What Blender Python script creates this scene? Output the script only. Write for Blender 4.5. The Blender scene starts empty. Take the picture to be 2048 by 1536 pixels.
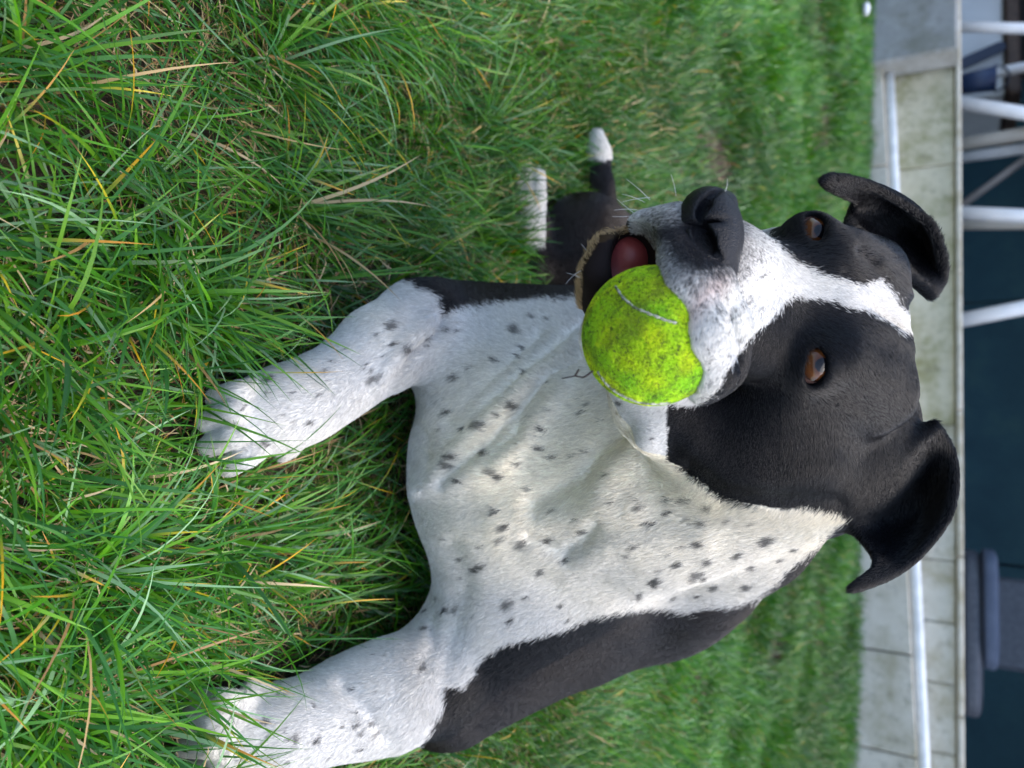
import bpy, math
import numpy as np
from mathutils import Vector, Matrix

rng = np.random.default_rng(7)
S = bpy.context.scene
COL = S.collection

# ------------------------------------------------------------------ camera, sky, sun, exposure
CAM_H, PITCH, FPX = 0.45, math.radians(30.0), 1500.0      # the photograph is a portrait picture lying on its side
Rv = np.array([1.0, 0, 0])
Uv = np.array([0, math.sin(PITCH), math.cos(PITCH)])
Fv = np.array([0, math.cos(PITCH), -math.sin(PITCH)])
C0 = np.array([0, 0, CAM_H])
cam_d = bpy.data.cameras.new('camera'); cam = bpy.data.objects.new('camera', cam_d); COL.objects.link(cam)
cam.matrix_world = Matrix(((Uv[0], -Rv[0], -Fv[0], C0[0]), (Uv[1], -Rv[1], -Fv[1], C0[1]),
                           (Uv[2], -Rv[2], -Fv[2], C0[2]), (0, 0, 0, 1)))
cam_d.sensor_width = 36.0; cam_d.lens = 36.0 * FPX / 2048.0
cam_d.clip_start = 0.01; cam_d.clip_end = 400
cam_d.dof.use_dof = True; cam_d.dof.focus_distance = 0.45; cam_d.dof.aperture_fstop = 7.2
S.camera = cam

SUN_EL, SUN_AZ = math.radians(64), math.radians(70)      # azimuth from +Y towards +X: high, to the right
w = bpy.data.worlds.new('World'); S.world = w; w.use_nodes = True
nt = w.node_tree; nt.nodes.clear()
sky = nt.nodes.new('ShaderNodeTexSky'); sky.sky_type = 'NISHITA'; sky.sun_disc = False
sky.sun_elevation = SUN_EL; sky.sun_rotation = SUN_AZ; sky.air_density = 1.0; sky.dust_density = 3.0; sky.ozone_density = 1.0
bg = nt.nodes.new('ShaderNodeBackground'); bg.inputs['Strength'].default_value = 0.14
wo = nt.nodes.new('ShaderNodeOutputWorld')
nt.links.new(sky.outputs[0], bg.inputs[0]); nt.links.new(bg.outputs[0], wo.inputs[0])
sl = bpy.data.lights.new('sun', 'SUN'); sl.energy = 0.9; sl.angle = math.radians(75); sl.color = (1, 0.96, 0.9)
sun = bpy.data.objects.new('sun', sl); COL.objects.link(sun)
sd = Vector((math.sin(SUN_AZ) * math.cos(SUN_EL), math.cos(SUN_AZ) * math.cos(SUN_EL), math.sin(SUN_EL)))
sun.rotation_euler = sd.to_track_quat('Z', 'Y').to_euler(); sun.location = sd * 20
S.view_settings.view_transform = 'Standard'; S.view_settings.look = 'None'
S.view_settings.exposure = 1.78; S.view_settings.gamma = 1.0; S.view_settings.use_curve_mapping = False
S.render.engine = 'CYCLES'
S.cycles.use_denoising = True
S.cycles.max_bounces = 6; S.cycles.transparent_max_bounces = 6
S.cycles.use_adaptive_sampling = True; S.cycles.adaptive_threshold = 0.02

# ------------------------------------------------------------------ helpers
def lin(*c):
    c = np.array(c, float) / 255.0
    return tuple(np.where(c <= 0.04045, c / 12.92, ((c + 0.055) / 1.055) ** 2.4))

def cv(ix, iy, d):
    """point in the camera's own axes (right, up, depth) from a direction of the photograph and a depth in metres"""
    return np.array([(iy - 768.0) / FPX * d, (ix - 1024.0) / FPX * d, d])

def c2w(p):
    p = np.asarray(p, float)
    return C0 + p[..., 0:1] * Rv + p[..., 1:2] * Uv + p[..., 2:3] * Fv

def w2c(p):
    q = np.asarray(p, float) - C0
    return np.stack([q @ Rv, q @ Uv, q @ Fv], -1)

def c2px(p):
    return np.stack([p[..., 1] / p[..., 2] * FPX + 1024, p[..., 0] / p[..., 2] * FPX + 768], -1)

def mesh_obj(name, verts, faces, mat=None, parent=None, smooth=True):
    me = bpy.data.meshes.new(name)
    me.from_pydata([tuple(v) for v in verts], [], [tuple(f) for f in faces]); me.update()
    if smooth: me.polygons.foreach_set('use_smooth', np.ones(len(me.polygons), bool))
    o = bpy.data.objects.new(name, me); COL.objects.link(o)
    if mat: me.materials.append(mat)
    if parent: o.parent = parent
    return o

def np_mesh(name, V, Q, mat=None, parent=None, smooth=True):
    """fast mesh from arrays; Q is (n, k) with k = 3 or 4"""
    me = bpy.data.meshes.new(name)
    n, k = Q.shape
    me.vertices.add(len(V)); me.vertices.foreach_set('co', V.astype(np.float32).ravel())
    me.loops.add(n * k); me.loops.foreach_set('vertex_index', Q.astype(np.int32).ravel())
    me.polygons.add(n); me.polygons.foreach_set('loop_start', np.arange(0, n * k, k, dtype=np.int32))
    me.polygons.foreach_set('use_smooth', np.full(n, smooth, bool))
    me.update(calc_edges=True); me.validate()
    o = bpy.data.objects.new(name, me); COL.objects.link(o)
    if mat: me.materials.append(mat)
    if parent: o.parent = parent
    return o

def set_col(o, name, arr):
    a = o.data.attributes.new(name, 'FLOAT_COLOR', 'POINT')
    rgba = np.ones((len(arr), 4), np.float32); rgba[:, :3] = arr
    a.data.foreach_set('color', rgba.ravel())

def empty(name, loc=(0, 0, 0)):
    o = bpy.data.objects.new(name, None); COL.objects.link(o); o.location = loc; o.empty_display_size = 0.05
    return o

def tag(o, label, cat, group=None, kind=None):
    o['label'] = label; o['category'] = cat
    if group: o['group'] = group
    if kind: o['kind'] = kind
    return o

class NT:
    def __init__(s, name):
        s.m = bpy.data.materials.new(name); s.m.use_nodes = True
        s.t = s.m.node_tree; s.b = s.t.nodes['Principled BSDF']
    def n(s, typ, **kw):
        x = s.t.nodes.new('ShaderNode' + typ)
        for k, v in kw.items():
            if k.startswith('i_'):
                key = k[2:]; key = int(key) if key.isdigit() else key.replace('_', ' ')
                x.inputs[key].default_value = v
            else: setattr(x, k, v)
        return x
    def l(s, a, b): s.t.links.new(a, b)
    def ramp(s, fac, stops):
        r = s.n('ValToRGB'); e = r.color_ramp.elements
        while len(e) < len(stops): e.new(0.5)
        for q, (p, c) in zip(e, stops): q.position = p; q.color = (*c, 1)
        s.l(fac, r.inputs[0]); return r.outputs[0]
    def noise(s, scale, detail=4, rough=0.55, coord='Object', dist=0.0):
        tc = s.n('TexCoord'); nz = s.n('TexNoise', i_Scale=scale, i_Detail=detail, i_Roughness=rough, i_Distortion=dist)
        s.l(tc.outputs[coord], nz.inputs['Vector']); return nz.outputs['Fac']
    def bump(s, h, strength=0.3, dist=0.01):
        b = s.n('Bump', i_Strength=strength, i_Distance=dist); s.l(h, b.inputs['Height']); s.l(b.outputs[0], s.b.inputs['Normal']); return b
    def base(s, sock): s.l(sock, s.b.inputs['Base Color'])
    def mix(s, fac, a, b, mode='MIX'):
        x = s.n('Mix', data_type='RGBA', blend_type=mode)
        if hasattr(fac, 'node'): s.l(fac, x.inputs[0])
        else: x.inputs[0].default_value = fac
        for sock, v in ((x.inputs[6], a), (x.inputs[7], b)):
            if hasattr(v, 'node'): s.l(v, sock)
            else: sock.default_value = (*v, 1)
        return x.outputs[2]
    def set(s, **kw):
        for k, v in kw.items(): s.b.inputs[k.replace('_', ' ')].default_value = v
        return s

def vnoise(p, scale, seed=0):
    """cheap smooth value noise on (n,k) points, range about -1..1"""
    r = np.random.default_rng(seed)
    q = np.asarray(p, float) * scale
    out = np.zeros(len(q)); amp = 1.0
    for o in range(3):
        for _ in range(4):
            k = r.normal(size=q.shape[1]) * 1.2 * 2 ** o; ph = r.uniform(0, 6.28)
            out += amp * 0.35 * np.sin(q @ k + ph)
        amp *= 0.55
    return out

# ------------------------------------------------------------------ implicit surfaces (smooth unions on a graded grid)
class Field:
    def __init__(s, axes):
        s.ax = [np.asarray(a, np.float32) for a in axes]
        s.f = np.full([len(a) for a in s.ax], 0.08, np.float32)
    def box(s, lo, hi):
        sl = []
        for a, l, h in zip(s.ax, lo, hi):
            i = max(0, np.searchsorted(a, l) - 1); j = min(len(a), np.searchsorted(a, h) + 1)
            if j <= i: return None, None
            sl.append(slice(i, j))
        g = [s.ax[k][sl[k]] for k in range(3)]
        P = (g[0][:, None, None], g[1][None, :, None], g[2][None, None, :])
        return tuple(sl), P
    def put(s, sl, d, k, op='u'):
        a = s.f[sl]
        if op == 'u':
            if k > 0:
                h = np.clip(0.5 + 0.5 * (a - d) / k, 0, 1)
                s.f[sl] = a + (d - a) * h - k * h * (1 - h)
            else: s.f[sl] = np.minimum(a, d)
        else:
            if k > 0:
                h = np.clip(0.5 - 0.5 * (a + d) / k, 0, 1)
                s.f[sl] = a + (-d - a) * h + k * h * (1 - h)
            else: s.f[sl] = np.maximum(a, -d)
    def rc(s, p1, r1, p2, r2, k=0.02, op='u'):
        p1 = np.asarray(p1, np.float32); p2 = np.asarray(p2, np.float32)
        r = max(r1, r2); pad = (max(k, 0.055) if r > 0.035 else k) + 0.012
        sl, P = s.box(np.minimum(p1 - r1, p2 - r2) - pad, np.maximum(p1 + r1, p2 + r2) + pad)
        if sl is None: return
        v = p2 - p1; L2 = float(v @ v) + 1e-12
        t = ((P[0] - p1[0]) * v[0] + (P[1] - p1[1]) * v[1] + (P[2] - p1[2]) * v[2]) / L2
        t = np.clip(t, 0, 1)
        d = np.sqrt((P[0] - p1[0] - t * v[0]) ** 2 + (P[1] - p1[1] - t * v[1]) ** 2 + (P[2] - p1[2] - t * v[2]) ** 2) - (r1 + (r2 - r1) * t)
        s.put(sl, d.astype(np.float32), k, op)
    def chain(s, pts, k=0.02, op='u'):
        for (a, ra), (b, rb) in zip(pts[:-1], pts[1:]): s.rc(a, ra, b, rb, k, op)
    def el(s, c, r, ax=None, k=0.02, op='u'):
        c = np.asarray(c, np.float32); r = np.asarray(r, np.float32)
        A = np.eye(3, dtype=np.float32) if ax is None else np.asarray(ax, np.float32)   # rows = axes
        ext = np.sqrt(((A * r[:, None]) ** 2).sum(0)) + (max(k, 0.055) if r.max() > 0.06 else k) + 0.012
        sl, P = s.box(c - ext, c + ext)
        if sl is None: return
        q = [(P[0] - c[0]) * A[i, 0] + (P[1] - c[1]) * A[i, 1] + (P[2] - c[2]) * A[i, 2] for i in range(3)]
        k0 = np.sqrt(sum((q[i] / r[i]) ** 2 for i in range(3)))
        k1 = np.sqrt(sum((q[i] / r[i] ** 2) ** 2 for i in range(3))) + 1e-9
        s.put(sl, (k0 * (k0 - 1) / k1).astype(np.float32), k, op)
    def cloud(s, pts, r, k=0.0):
        """thick skin: a small field of its own made of many balls, then joined"""
        pts = np.asarray(pts, np.float32); r = np.broadcast_to(np.asarray(r, np.float32), (len(pts),))
        keep = s.f
        s.f = np.full_like(keep, 0.05)
        for p, q in zip(pts, r):
            sl, P = s.box(p - q - 0.008, p + q + 0.008)
            if sl is None: continue
            d = np.sqrt((P[0] - p[0]) ** 2 + (P[1] - p[1]) ** 2 + (P[2] - p[2]) ** 2) - q
            s.f[sl] = np.minimum(s.f[sl], d)
        sl, P = s.box(pts.min(0) - 0.03, pts.max(0) + 0.03)
        d = s.f[sl].copy(); s.f = keep
        s.put(sl, d, k)
    def sample(s, p):
        """nearest value at points (n,3); outside the grid counts as far"""
        idx = []; ok = np.ones(len(p), bool)
        for k in range(3):
            a = s.ax[k]; i = np.searchsorted(a, p[:, k]); ok &= (i > 0) & (i < len(a)); idx.append(np.clip(i, 0, len(a) - 1))
        return np.where(ok, s.f[idx[0], idx[1], idx[2]], 0.05)
    def mesh(s, smooth=2):
        f = s.f; I = (f < 0)
        n = I[:-1, :-1, :-1].astype(np.uint8)
        cnt = np.zeros_like(n)
        for a in (0, 1):
            for b in (0, 1):
                for c in (0, 1):
                    cnt += I[a:I.shape[0] - 1 + a, b:I.shape[1] - 1 + b, c:I.shape[2] - 1 + c]
        mix = (cnt > 0) & (cnt < 8)
        idx = np.argwhere(mix)
        num = np.full(mix.shape, -1, np.int32); num[mix] = np.arange(len(idx))
        corn = [(a, b, c) for a in (0, 1) for b in (0, 1) for c in (0, 1)]
        val = np.stack([f[idx[:, 0] + a, idx[:, 1] + b, idx[:, 2] + c] for a, b, c in corn], 1)
        acc = np.zeros((len(idx), 3)); cn = np.zeros(len(idx))
        for i in range(8):
            for j in range(i + 1, 8):
                df = [corn[j][q] - corn[i][q] for q in range(3)]
                if sum(abs(x) for x in df) != 1: continue
                a, b = val[:, i], val[:, j]
                x = (a < 0) != (b < 0)
                t = np.where(x, a / np.where(x, a - b, 1), 0)
                for q in range(3): acc[:, q] += np.where(x, corn[i][q] + t * df[q], 0)
                cn += x
        loc = acc / cn[:, None]
        V = np.zeros((len(idx), 3))
        for q in range(3):
            A = s.ax[q]; V[:, q] = A[idx[:, q]] + (A[idx[:, q] + 1] - A[idx[:, q]]) * loc[:, q]
        Q = []
        for ax in range(3):
            o = [q for q in range(3) if q != ax]
            sh = list(I.shape); sh[ax] -= 1
            a = I.take(range(0, I.shape[ax] - 1), ax); b = I.take(range(1, I.shape[ax]), ax)
            e = np.argwhere(a != b)
            good = np.ones(len(e), bool)
            for q in o: good &= (e[:, q] > 0) & (e[:, q] < I.shape[q] - 1)
            e = e[good]
            flip = a[tuple(e.T)]
            c = []
            for du, dv in ((-1, -1), (0, -1), (0, 0), (-1, 0)):
                w_ = e.copy(); w_[:, o[0]] += du; w_[:, o[1]] += dv
                c.append(num[tuple(w_.T)])
            c = np.stack(c, 1)
            if ax == 1: flip = ~flip
            c[~flip] = c[~flip][:, ::-1]
            Q.append(c)
        Q = np.concatenate(Q)
        Q = Q[(Q >= 0).all(1)]
        for _ in range(smooth):
            acc = np.zeros_like(V); cn = np.zeros(len(V))
            for i in range(4):
                for j in ((i + 1) % 4, (i + 3) % 4):
                    np.add.at(acc, Q[:, i], V[Q[:, j]]); np.add.at(cn, Q[:, i], 1)
            V = V * 0.4 + 0.6 * acc / np.maximum(cn, 1)[:, None]
        return V, Q

def normals(V, Q):
    n = np.cross(V[Q[:, 2]] - V[Q[:, 0]], V[Q[:, 3]] - V[Q[:, 1]])
    N = np.zeros_like(V)
    for i in range(4): np.add.at(N, Q[:, i], n)
    return N / (np.linalg.norm(N, axis=1, keepdims=True) + 1e-12)

def graded(parts):
    out = []
    for lo, hi, h in parts: out.append(np.arange(lo, hi - h * 0.3, h))
    out.append(np.array([parts[-1][1]]))
    return np.concatenate(out)

def inside(px, poly):
    poly = np.asarray(poly, float); x, y = px[:, 0], px[:, 1]
    r = np.zeros(len(px), bool); q = np.roll(poly, -1, 0)
    for (x1, y1), (x2, y2) in zip(poly, q):
        if y1 == y2: continue
        c = ((y1 > y) != (y2 > y)) & (x < (x2 - x1) * (y - y1) / (y2 - y1) + x1); r ^= c
    return r

def dist_line(px, line, closed=False):
    line = np.asarray(line, float); q = np.roll(line, -1, 0) if closed else line[1:]
    best = np.full(len(px), 1e9)
    for a, b in zip(line, q):
        v = b - a; t = np.clip(((px - a) @ v) / (v @ v + 1e-9), 0, 1)
        best = np.minimum(best, np.linalg.norm(px - a - t[:, None] * v, axis=1))
    return best

def sdist(px, poly):
    d = dist_line(px, poly, True); return np.where(inside(px, poly), -d, d)

# ------------------------------------------------------------------ the dog
H = FPX
def R_(px, d): return px / H * d
def PR(ix, iy, d, rpx): return (cv(ix, iy, d), R_(rpx, d))

eyeR = cv(1617, 475, 0.450); eyeL = cv(1620, 727, 0.425)
HO = (eyeR + eyeL) / 2
He = (eyeL - eyeR) / np.linalg.norm(eyeL - eyeR)
Hn = cv(1442, 448, 0.358) - HO; Hn /= np.linalg.norm(Hn); He = He - Hn * (He @ Hn); He /= np.linalg.norm(He)
Ht = np.cross(He, Hn); Ht = Ht if Ht[1] > 0 else -Ht
HA = np.stack([Hn, He, Ht])
def hf(x, y, z): return HO + Hn * x + He * y + Ht * z

BALL_C, BALL_R = cv(1304, 672, 0.366), 0.0333

def build_dog_field():
    F = Field((graded([(-0.46, -0.16, 0.006), (-0.16, 0.16, 0.0017), (0.16, 0.38, 0.0045)]),
               graded([(-0.27, 0.0, 0.0032), (0.0, 0.33, 0.0017), (0.33, 0.50, 0.008)]),
               graded([(0.31, 0.56, 0.0017), (0.56, 0.76, 0.004), (0.76, 1.32, 0.012)])))
    # trunk
    F.rc(cv(1262, 1040, 0.80), 0.145, cv(1400, 760, 1.13), 0.12, 0.03)
    F.el(cv(1040, 915, 0.685), (0.125, 0.085, 0.115), None, 0.035)
    F.el(cv(968, 960, 0.655), (0.085, 0.050, 0.085), None, 0.03)
    F.rc(cv(1110, 930, 0.665), 0.118, cv(1620, 850, 0.565), 0.074, 0.04)
    F.rc(cv(1300, 960, 0.60), 0.085, cv(1560, 880, 0.55), 0.070, 0.03)
    F.chain([PR(1600, 950, 0.58, 100), PR(1490, 1040, 0.63, 122), PR(1385, 1105, 0.70, 150)], 0.03)
    # shoulders and upper arms
    F.chain([PR(905, 1375, 0.695, 100), PR(1120, 1245, 0.73, 130)], 0.05)
    F.chain([PR(880, 1360, 0.66, 105), PR(1120, 1130, 0.68, 170)], 0.05)
    F.chain([PR(880, 640, 0.67, 80), PR(1110, 700, 0.70, 130)], 0.03)
    F.chain([PR(830, 660, 0.64, 85), PR(1010, 760, 0.67, 120)], 0.03)
    # hind leg, tail
    F.chain([PR(1172, 484, 0.95, 97), PR(1330, 690, 1.06, 185)], 0.03)
    F.chain([PR(1150, 520, 0.93, 70), PR(1080, 520, 0.92, 42), PR(1062, 450, 0.905, 34), PR(1056, 390, 0.90, 30)], 0.012)
    for dx, dy in ((17, 12), (0, 0), (-16, 8)): F.rc(cv(1058 + dx, 405, 0.893), 0.0115, cv(1054 + dx * 1.3, 340 + dy, 0.893), 0.0095, 0.002)
    F.chain([PR(1210, 430, 1.00, 30), PR(1205, 370, 1.02, 21), PR(1198, 310, 1.03, 22), PR(1194, 275, 1.03, 18)], 0.012)
    # forelegs
    F.chain([PR(850, 1358, 0.632, 100), PR(770, 1392, 0.607, 98), PR(690, 1416, 0.585, 86), PR(610, 1446, 0.56, 73), PR(540, 1462, 0.542, 72), PR(480, 1468, 0.526, 66)], 0.020)
    F.chain([PR(835, 645, 0.628, 74), PR(760, 700, 0.598, 78), PR(680, 762, 0.575, 66), PR(610, 802, 0.555, 70), PR(545, 824, 0.540, 70), PR(505, 836, 0.530, 66)], 0.020)
    toesR = [((535, 772), (434, 796), .511), ((528, 803), (416, 844), .505), ((528, 845), (419, 892), .505), ((540, 882), (458, 932), .512)]
    toesL = [((500, 1405), (396, 1402), .505), ((490, 1440), (372, 1442), .497), ((490, 1485), (372, 1492), .497), ((500, 1520), (392, 1535), .505)]
    for (a, b, d) in toesR + toesL:
        m = ((a[0] * .45 + b[0] * .55), (a[1] * .45 + b[1] * .55))
        F.chain([PR(a[0], a[1], d + .022, 22), PR(m[0], m[1], d - .002, 26), PR(b[0], b[1], d + .004, 23)], 0.0012)
    F.rc(cv(520, 1388, 0.537), 0.009, cv(500, 1374, 0.532), 0.006, 0.006)      # dewclaw pads
    F.rc(cv(580, 895, 0.553), 0.008, cv(568, 912, 0.550), 0.005, 0.006)
    # skull
    F.el(hf(-0.068, 0, -0.014), (0.066, 0.060, 0.050), HA, 0.02)
    F.el(hf(-0.03, 0, -0.02), (0.05, 0.055, 0.045), HA, 0.02)
    for s, q in ((-1, 0.74), (1, 1.0)):
        F.rc(hf(-0.012, s * 0.034 * (q + 1) / 2, 0.004), 0.021, hf(-0.075, s * 0.040, 0.010), 0.026, 0.014)
        F.el(hf(-0.055, s * 0.056 * q, -0.050), (0.050, 0.034 * q, 0.044 * q), HA, 0.025)
        F.rc(hf(-0.015, s * 0.05 * q, -0.022 * q), 0.016 * q, hf(-0.065, s * 0.066 * q, -0.025), 0.018, 0.016)
        F.rc(hf(0.012, s * 0.028 * q, -0.022), 0.018 * q, hf(0.05, s * 0.026 * q, -0.03), 0.02 * q, 0.014)
    F.el(hf(-0.055, 0.076, -0.062), (0.050, 0.030, 0.046), HA, 0.03)           # the near cheek, full
    F.el(hf(-0.085, 0.088, -0.075), (0.050, 0.030, 0.055), HA, 0.03)
    F.el(hf(-0.045, 0, 0.036), (0.045, 0.005, 0.012), HA, 0.01, 's')           # furrow between the brows
    # muzzle, flews
    F.rc(hf(-0.005, 0, -0.020), 0.027, hf(0.084, 0, -0.022), 0.021, 0.018)
    F.rc(hf(0.040, -0.016, -0.036), 0.021, hf(0.080, -0.012, -0.040), 0.020, 0.016)
    F.rc(hf(0.030, 0.026, -0.034), 0.024, hf(0.080, 0.012, -0.038), 0.020, 0.016)
    F.el(hf(0.070, 0, -0.040), (0.026, 0.032, 0.026), HA, 0.014)
    F.chain([PR(1348, 468, 0.379, 60), PR(1292, 466, 0.388, 46)], 0.018)       # far flew hanging in front
    F.chain([PR(1400, 575, 0.366, 72), PR(1430, 665, 0.378, 62), PR(1430, 730, 0.392, 50), PR(1412, 775, 0.402, 32)], 0.014)
    F.chain([PR(1345, 505, 0.366, 40), PR(1368, 578, 0.347, 46), PR(1408, 668, 0.343, 50), PR(1420, 735, 0.358, 48), PR(1404, 782, 0.382, 30)], 0.010)
    # lower jaw, chin, throat
    F.chain([PR(1204, 545, 0.400, 32), PR(1208, 585, 0.412, 34), PR(1235, 680, 0.45, 60), PR(1330, 800, 0.485, 90), PR(1430, 880, 0.50, 95)], 0.02)
    F.chain([PR(1244, 480, 0.402, 14), PR(1212, 500, 0.394, 22), PR(1196, 550, 0.390, 24), PR(1198, 610, 0.403, 26)], 0.010)
    # mouth cavity round the ball
    F.el(cv(1268, 522, 0.385), (0.019, 0.0115, 0.029), None, 0.004, 's')
    F.el(BALL_C, (BALL_R - .0005,) * 3, None, 0.003, 's')
    # eye sockets: bulging lids, almond openings
    for E, s, (ow, oh) in ((eyeR, -1, (0.0106, 0.0058)), (eyeL, 1, (0.0114, 0.0053))):
        out = np.array([0.0, 0.03, -1.0]) + Hn * 0.2 + He * s * 0.3; out /= np.linalg.norm(out)
        F.el(E + out * 0.000, (0.0150, 0.0150, 0.0150), None, 0.010)
        hx = He - out * (He @ out); hx /= np.linalg.norm(hx); vy = np.cross(out, hx)
        if vy[1] < 0: vy = -vy
        F.el(E + out * 0.012 - vy * 0.0005, (ow, oh, 0.02), np.stack([hx, vy, out]), 0.0016, 's')
    # nose bed
    F.el(hf(0.092, 0, -0.022), (0.013, 0.020, 0.017), HA, 0.008)
    # ears: thick leather, each row goes from the root to the edge
    def sheet(rows, r0, r1, n=46, m=40, k=0.010):
        rows = np.array([[cv(*p) for p in row] for row in rows])            # (i, j, 3)
        def interp(A, t, axis):
            L = A.shape[axis] - 1; x = t * L; i = np.clip(np.floor(x).astype(int), 0, L - 1); f = x - i
            g = lambda q: np.take(A, np.clip(q, 0, L), axis)
            sh = [1] * A.ndim; sh[axis] = len(t); f = f.reshape(sh)
            p0, p1, p2, p3 = g(i - 1), g(i), g(i + 1), g(i + 2)
            return 0.5 * (2 * p1 + (p2 - p0) * f + (2 * p0 - 5 * p1 + 4 * p2 - p3) * f ** 2 + (3 * p1 - p0 - 3 * p2 + p3) * f ** 3)
        G = interp(interp(rows, np.linspace(0, 1, n), 0), np.linspace(0, 1, m), 1)
        rr = np.repeat(np.linspace(r0, r1, n)[:, None], m, 1)
        F.cloud(G.reshape(-1, 3), rr.ravel(), k)
    # viewer's left ear: root line -> fold -> tip
    sheet([[(1690, 470, .500), (1740, 500, .505), (1800, 540, .515), (1862, 590, .520)],
           [(1705, 425, .512), (1765, 440, .540), (1835, 490, .545), (1884, 555, .525)],
           [(1715, 400, .505), (1775, 395, .530), (1838, 432, .535), (1880, 500, .515)],
           [(1700, 392, .490), (1745, 375, .500), (1800, 400, .508), (1850, 440, .505)],
           [(1665, 378, .478), (1690, 364, .482), (1712, 362, .485), (1745, 372, .490)],
           [(1645, 364, .474), (1650, 358, .475), (1656, 354, .476), (1668, 353, .478)]], 0.0040, 0.0026)
    # viewer's right ear
    sheet([[(1640, 1000, .510), (1720, 960, .505), (1800, 900, .505), (1868, 850, .505)],
           [(1690, 1035, .520), (1750, 1020, .535), (1830, 960, .540), (1898, 900, .515)],
           [(1720, 1070, .512), (1780, 1060, .535), (1850, 1020, .540), (1908, 960, .512)],
           [(1752, 1112, .500), (1800, 1100, .515), (1850, 1070, .518), (1895, 1030, .505)],
           [(1752, 1138, .485), (1790, 1135, .492), (1822, 1120, .497), (1852, 1092, .497)],
           [(1722, 1162, .474), (1745, 1160, .477), (1768, 1152, .482), (1792, 1145, .488)],
           [(1700, 1178, .470), (1708, 1178, .471), (1716, 1176, .472), (1726, 1174, .474)]], 0.0040, 0.0026)
    return F, toesR + toesL

DF, TOES = build_dog_field()
DV, DQ = DF.mesh(2)
print('dog verts', len(DV))

# ---- skin creases and folds pushed into the chest and neck
def crease(V, N, line, width, amp, dmax=0.75):
    px = c2px(V); d = dist_line(px, line)
    g = np.exp(-(d / width) ** 2) * (V[:, 2] < dmax) * np.clip(-N[:, 2] * 2, 0, 1)
    return V + N * (g * amp)[:, None]
FOLDS = [([(858, 925), (950, 832), (1043, 745), (1166, 650)], 14, -0.0030), ([(868, 945), (962, 855), (1058, 772), (1166, 680)], 20, 0.0035),
         ([(890, 965), (980, 885), (1085, 755), (1166, 697)], 13, -0.0030), ([(1000, 900), (1034, 870), (1046, 817), (1104, 735), (1170, 716)], 16, -0.0028),
         ([(1010, 920), (1060, 865), (1130, 775)], 22, 0.003), ([(900, 840), (980, 760), (1080, 670)], 16, -0.0022),
         ([(850, 978), (900, 962), (1000, 930)], 32, 0.004), ([(850, 977), (866, 971)], 17, 0.003),
         ([(1245, 870), (1200, 905), (1165, 960), (1070, 1010)], 22, -0.005), ([(1290, 885), (1240, 925), (1200, 990)], 38, 0.004),
         ([(1060, 1075), (1130, 1105), (1168, 1085), (1195, 1050)], 15, -0.0025), ([(1080, 1102), (1140, 1136), (1185, 1112), (1230, 1080), (1400, 1075)], 34, 0.003),
         ([(1000, 1040), (1120, 1040), (1260, 1020)], 34, 0.003),
         ([(905, 1100), (930, 1170), (900, 1290), (880, 1400)], 26, -0.003), ([(860, 1200), (870, 1290), (850, 1340)], 15, -0.002),
         ([(690, 1375), (735, 1420), (765, 1470)], 20, -0.0025),
         ([(775, 780), (830, 700), (872, 668), (886, 640)], 13, -0.005), ([(760, 770), (815, 690), (860, 640)], 18, 0.003),
         ([(820, 790), (850, 880), (845, 960)], 17, -0.003),
         ([(1690, 545), (1740, 570), (1800, 620), (1835, 660)], 9, -0.0015), ([(1720, 500), (1800, 580), (1845, 660)], 11, -0.002), ([(1760, 530), (1830, 610), (1850, 680)], 13, 0.0025),
         ([(1476, 728), (1476, 690), (1464, 645), (1474, 600)], 9, -0.0030), ([(1390, 900), (1450, 955), (1560, 962), (1660, 930)], 34, 0.003), ([(1380, 945), (1450, 996), (1560, 1006), (1680, 1006)], 22, -0.003)]
DN = normals(DV, DQ)
for line, wd, am in FOLDS:
    if line[0][0] < 1300: am *= 1.3
    DV = crease(DV, DN, line, wd, am)
DN = normals(DV, DQ)
if (DN * (DV - DV.mean(0))).sum() < 0: DQ = DQ[:, ::-1]; DN = -DN

# ---- coat pattern
WHITE_HEAD = [(1534, 467), (1556, 487), (1601, 521), (1635, 539), (1691, 555), (1725, 564), (1765, 552), (1781, 573), (1815, 618), (1837, 649), (1819, 665),
              (1808, 669), (1781, 654), (1747, 633), (1691, 615), (1635, 604), (1591, 597), (1554, 627), (1503, 677), (1474, 707), (1468, 723), (1440, 774),
              (1412, 803), (1380, 812), (1200, 812), (1140, 600), (1140, 430), (1240, 370), (1380, 360), (1490, 400)]
WHITE_BODY = [(1700, 1035), (1525, 1192), (1483, 1212), (1370, 1225), (1300, 1212), (1200, 1234), (1082, 1270), (1034, 1283), (970, 1312), (936, 1376),
              (892, 1371), (887, 1415), (863, 1456), (800, 1700), (300, 1700), (300, 540), (760, 520), (817, 562), (885, 596), (890, 636), (932, 620),
              (1017, 605), (1102, 601), (1180, 596), (1300, 760), (1380, 805), (1345, 818), (1335, 840), (1345, 880), (1365, 935), (1400, 968), (1450, 1002),
              (1500, 1008), (1560, 1008), (1620, 1012)]
NOSE_DARK = [(1420, 375), (1345, 425), (1300, 435), (1288, 480), (1318, 505), (1345, 545), (1395, 566), (1440, 558), (1484, 546), (1502, 508), (1488, 420)]
LIP_DARK = [(1252, 450), (1190, 478), (1163, 538), (1166, 630), (1215, 600), (1255, 560), (1310, 500), (1280, 470)]
CHIN = [(1250, 458), (1190, 478), (1157, 535), (1155, 630)]
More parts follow.
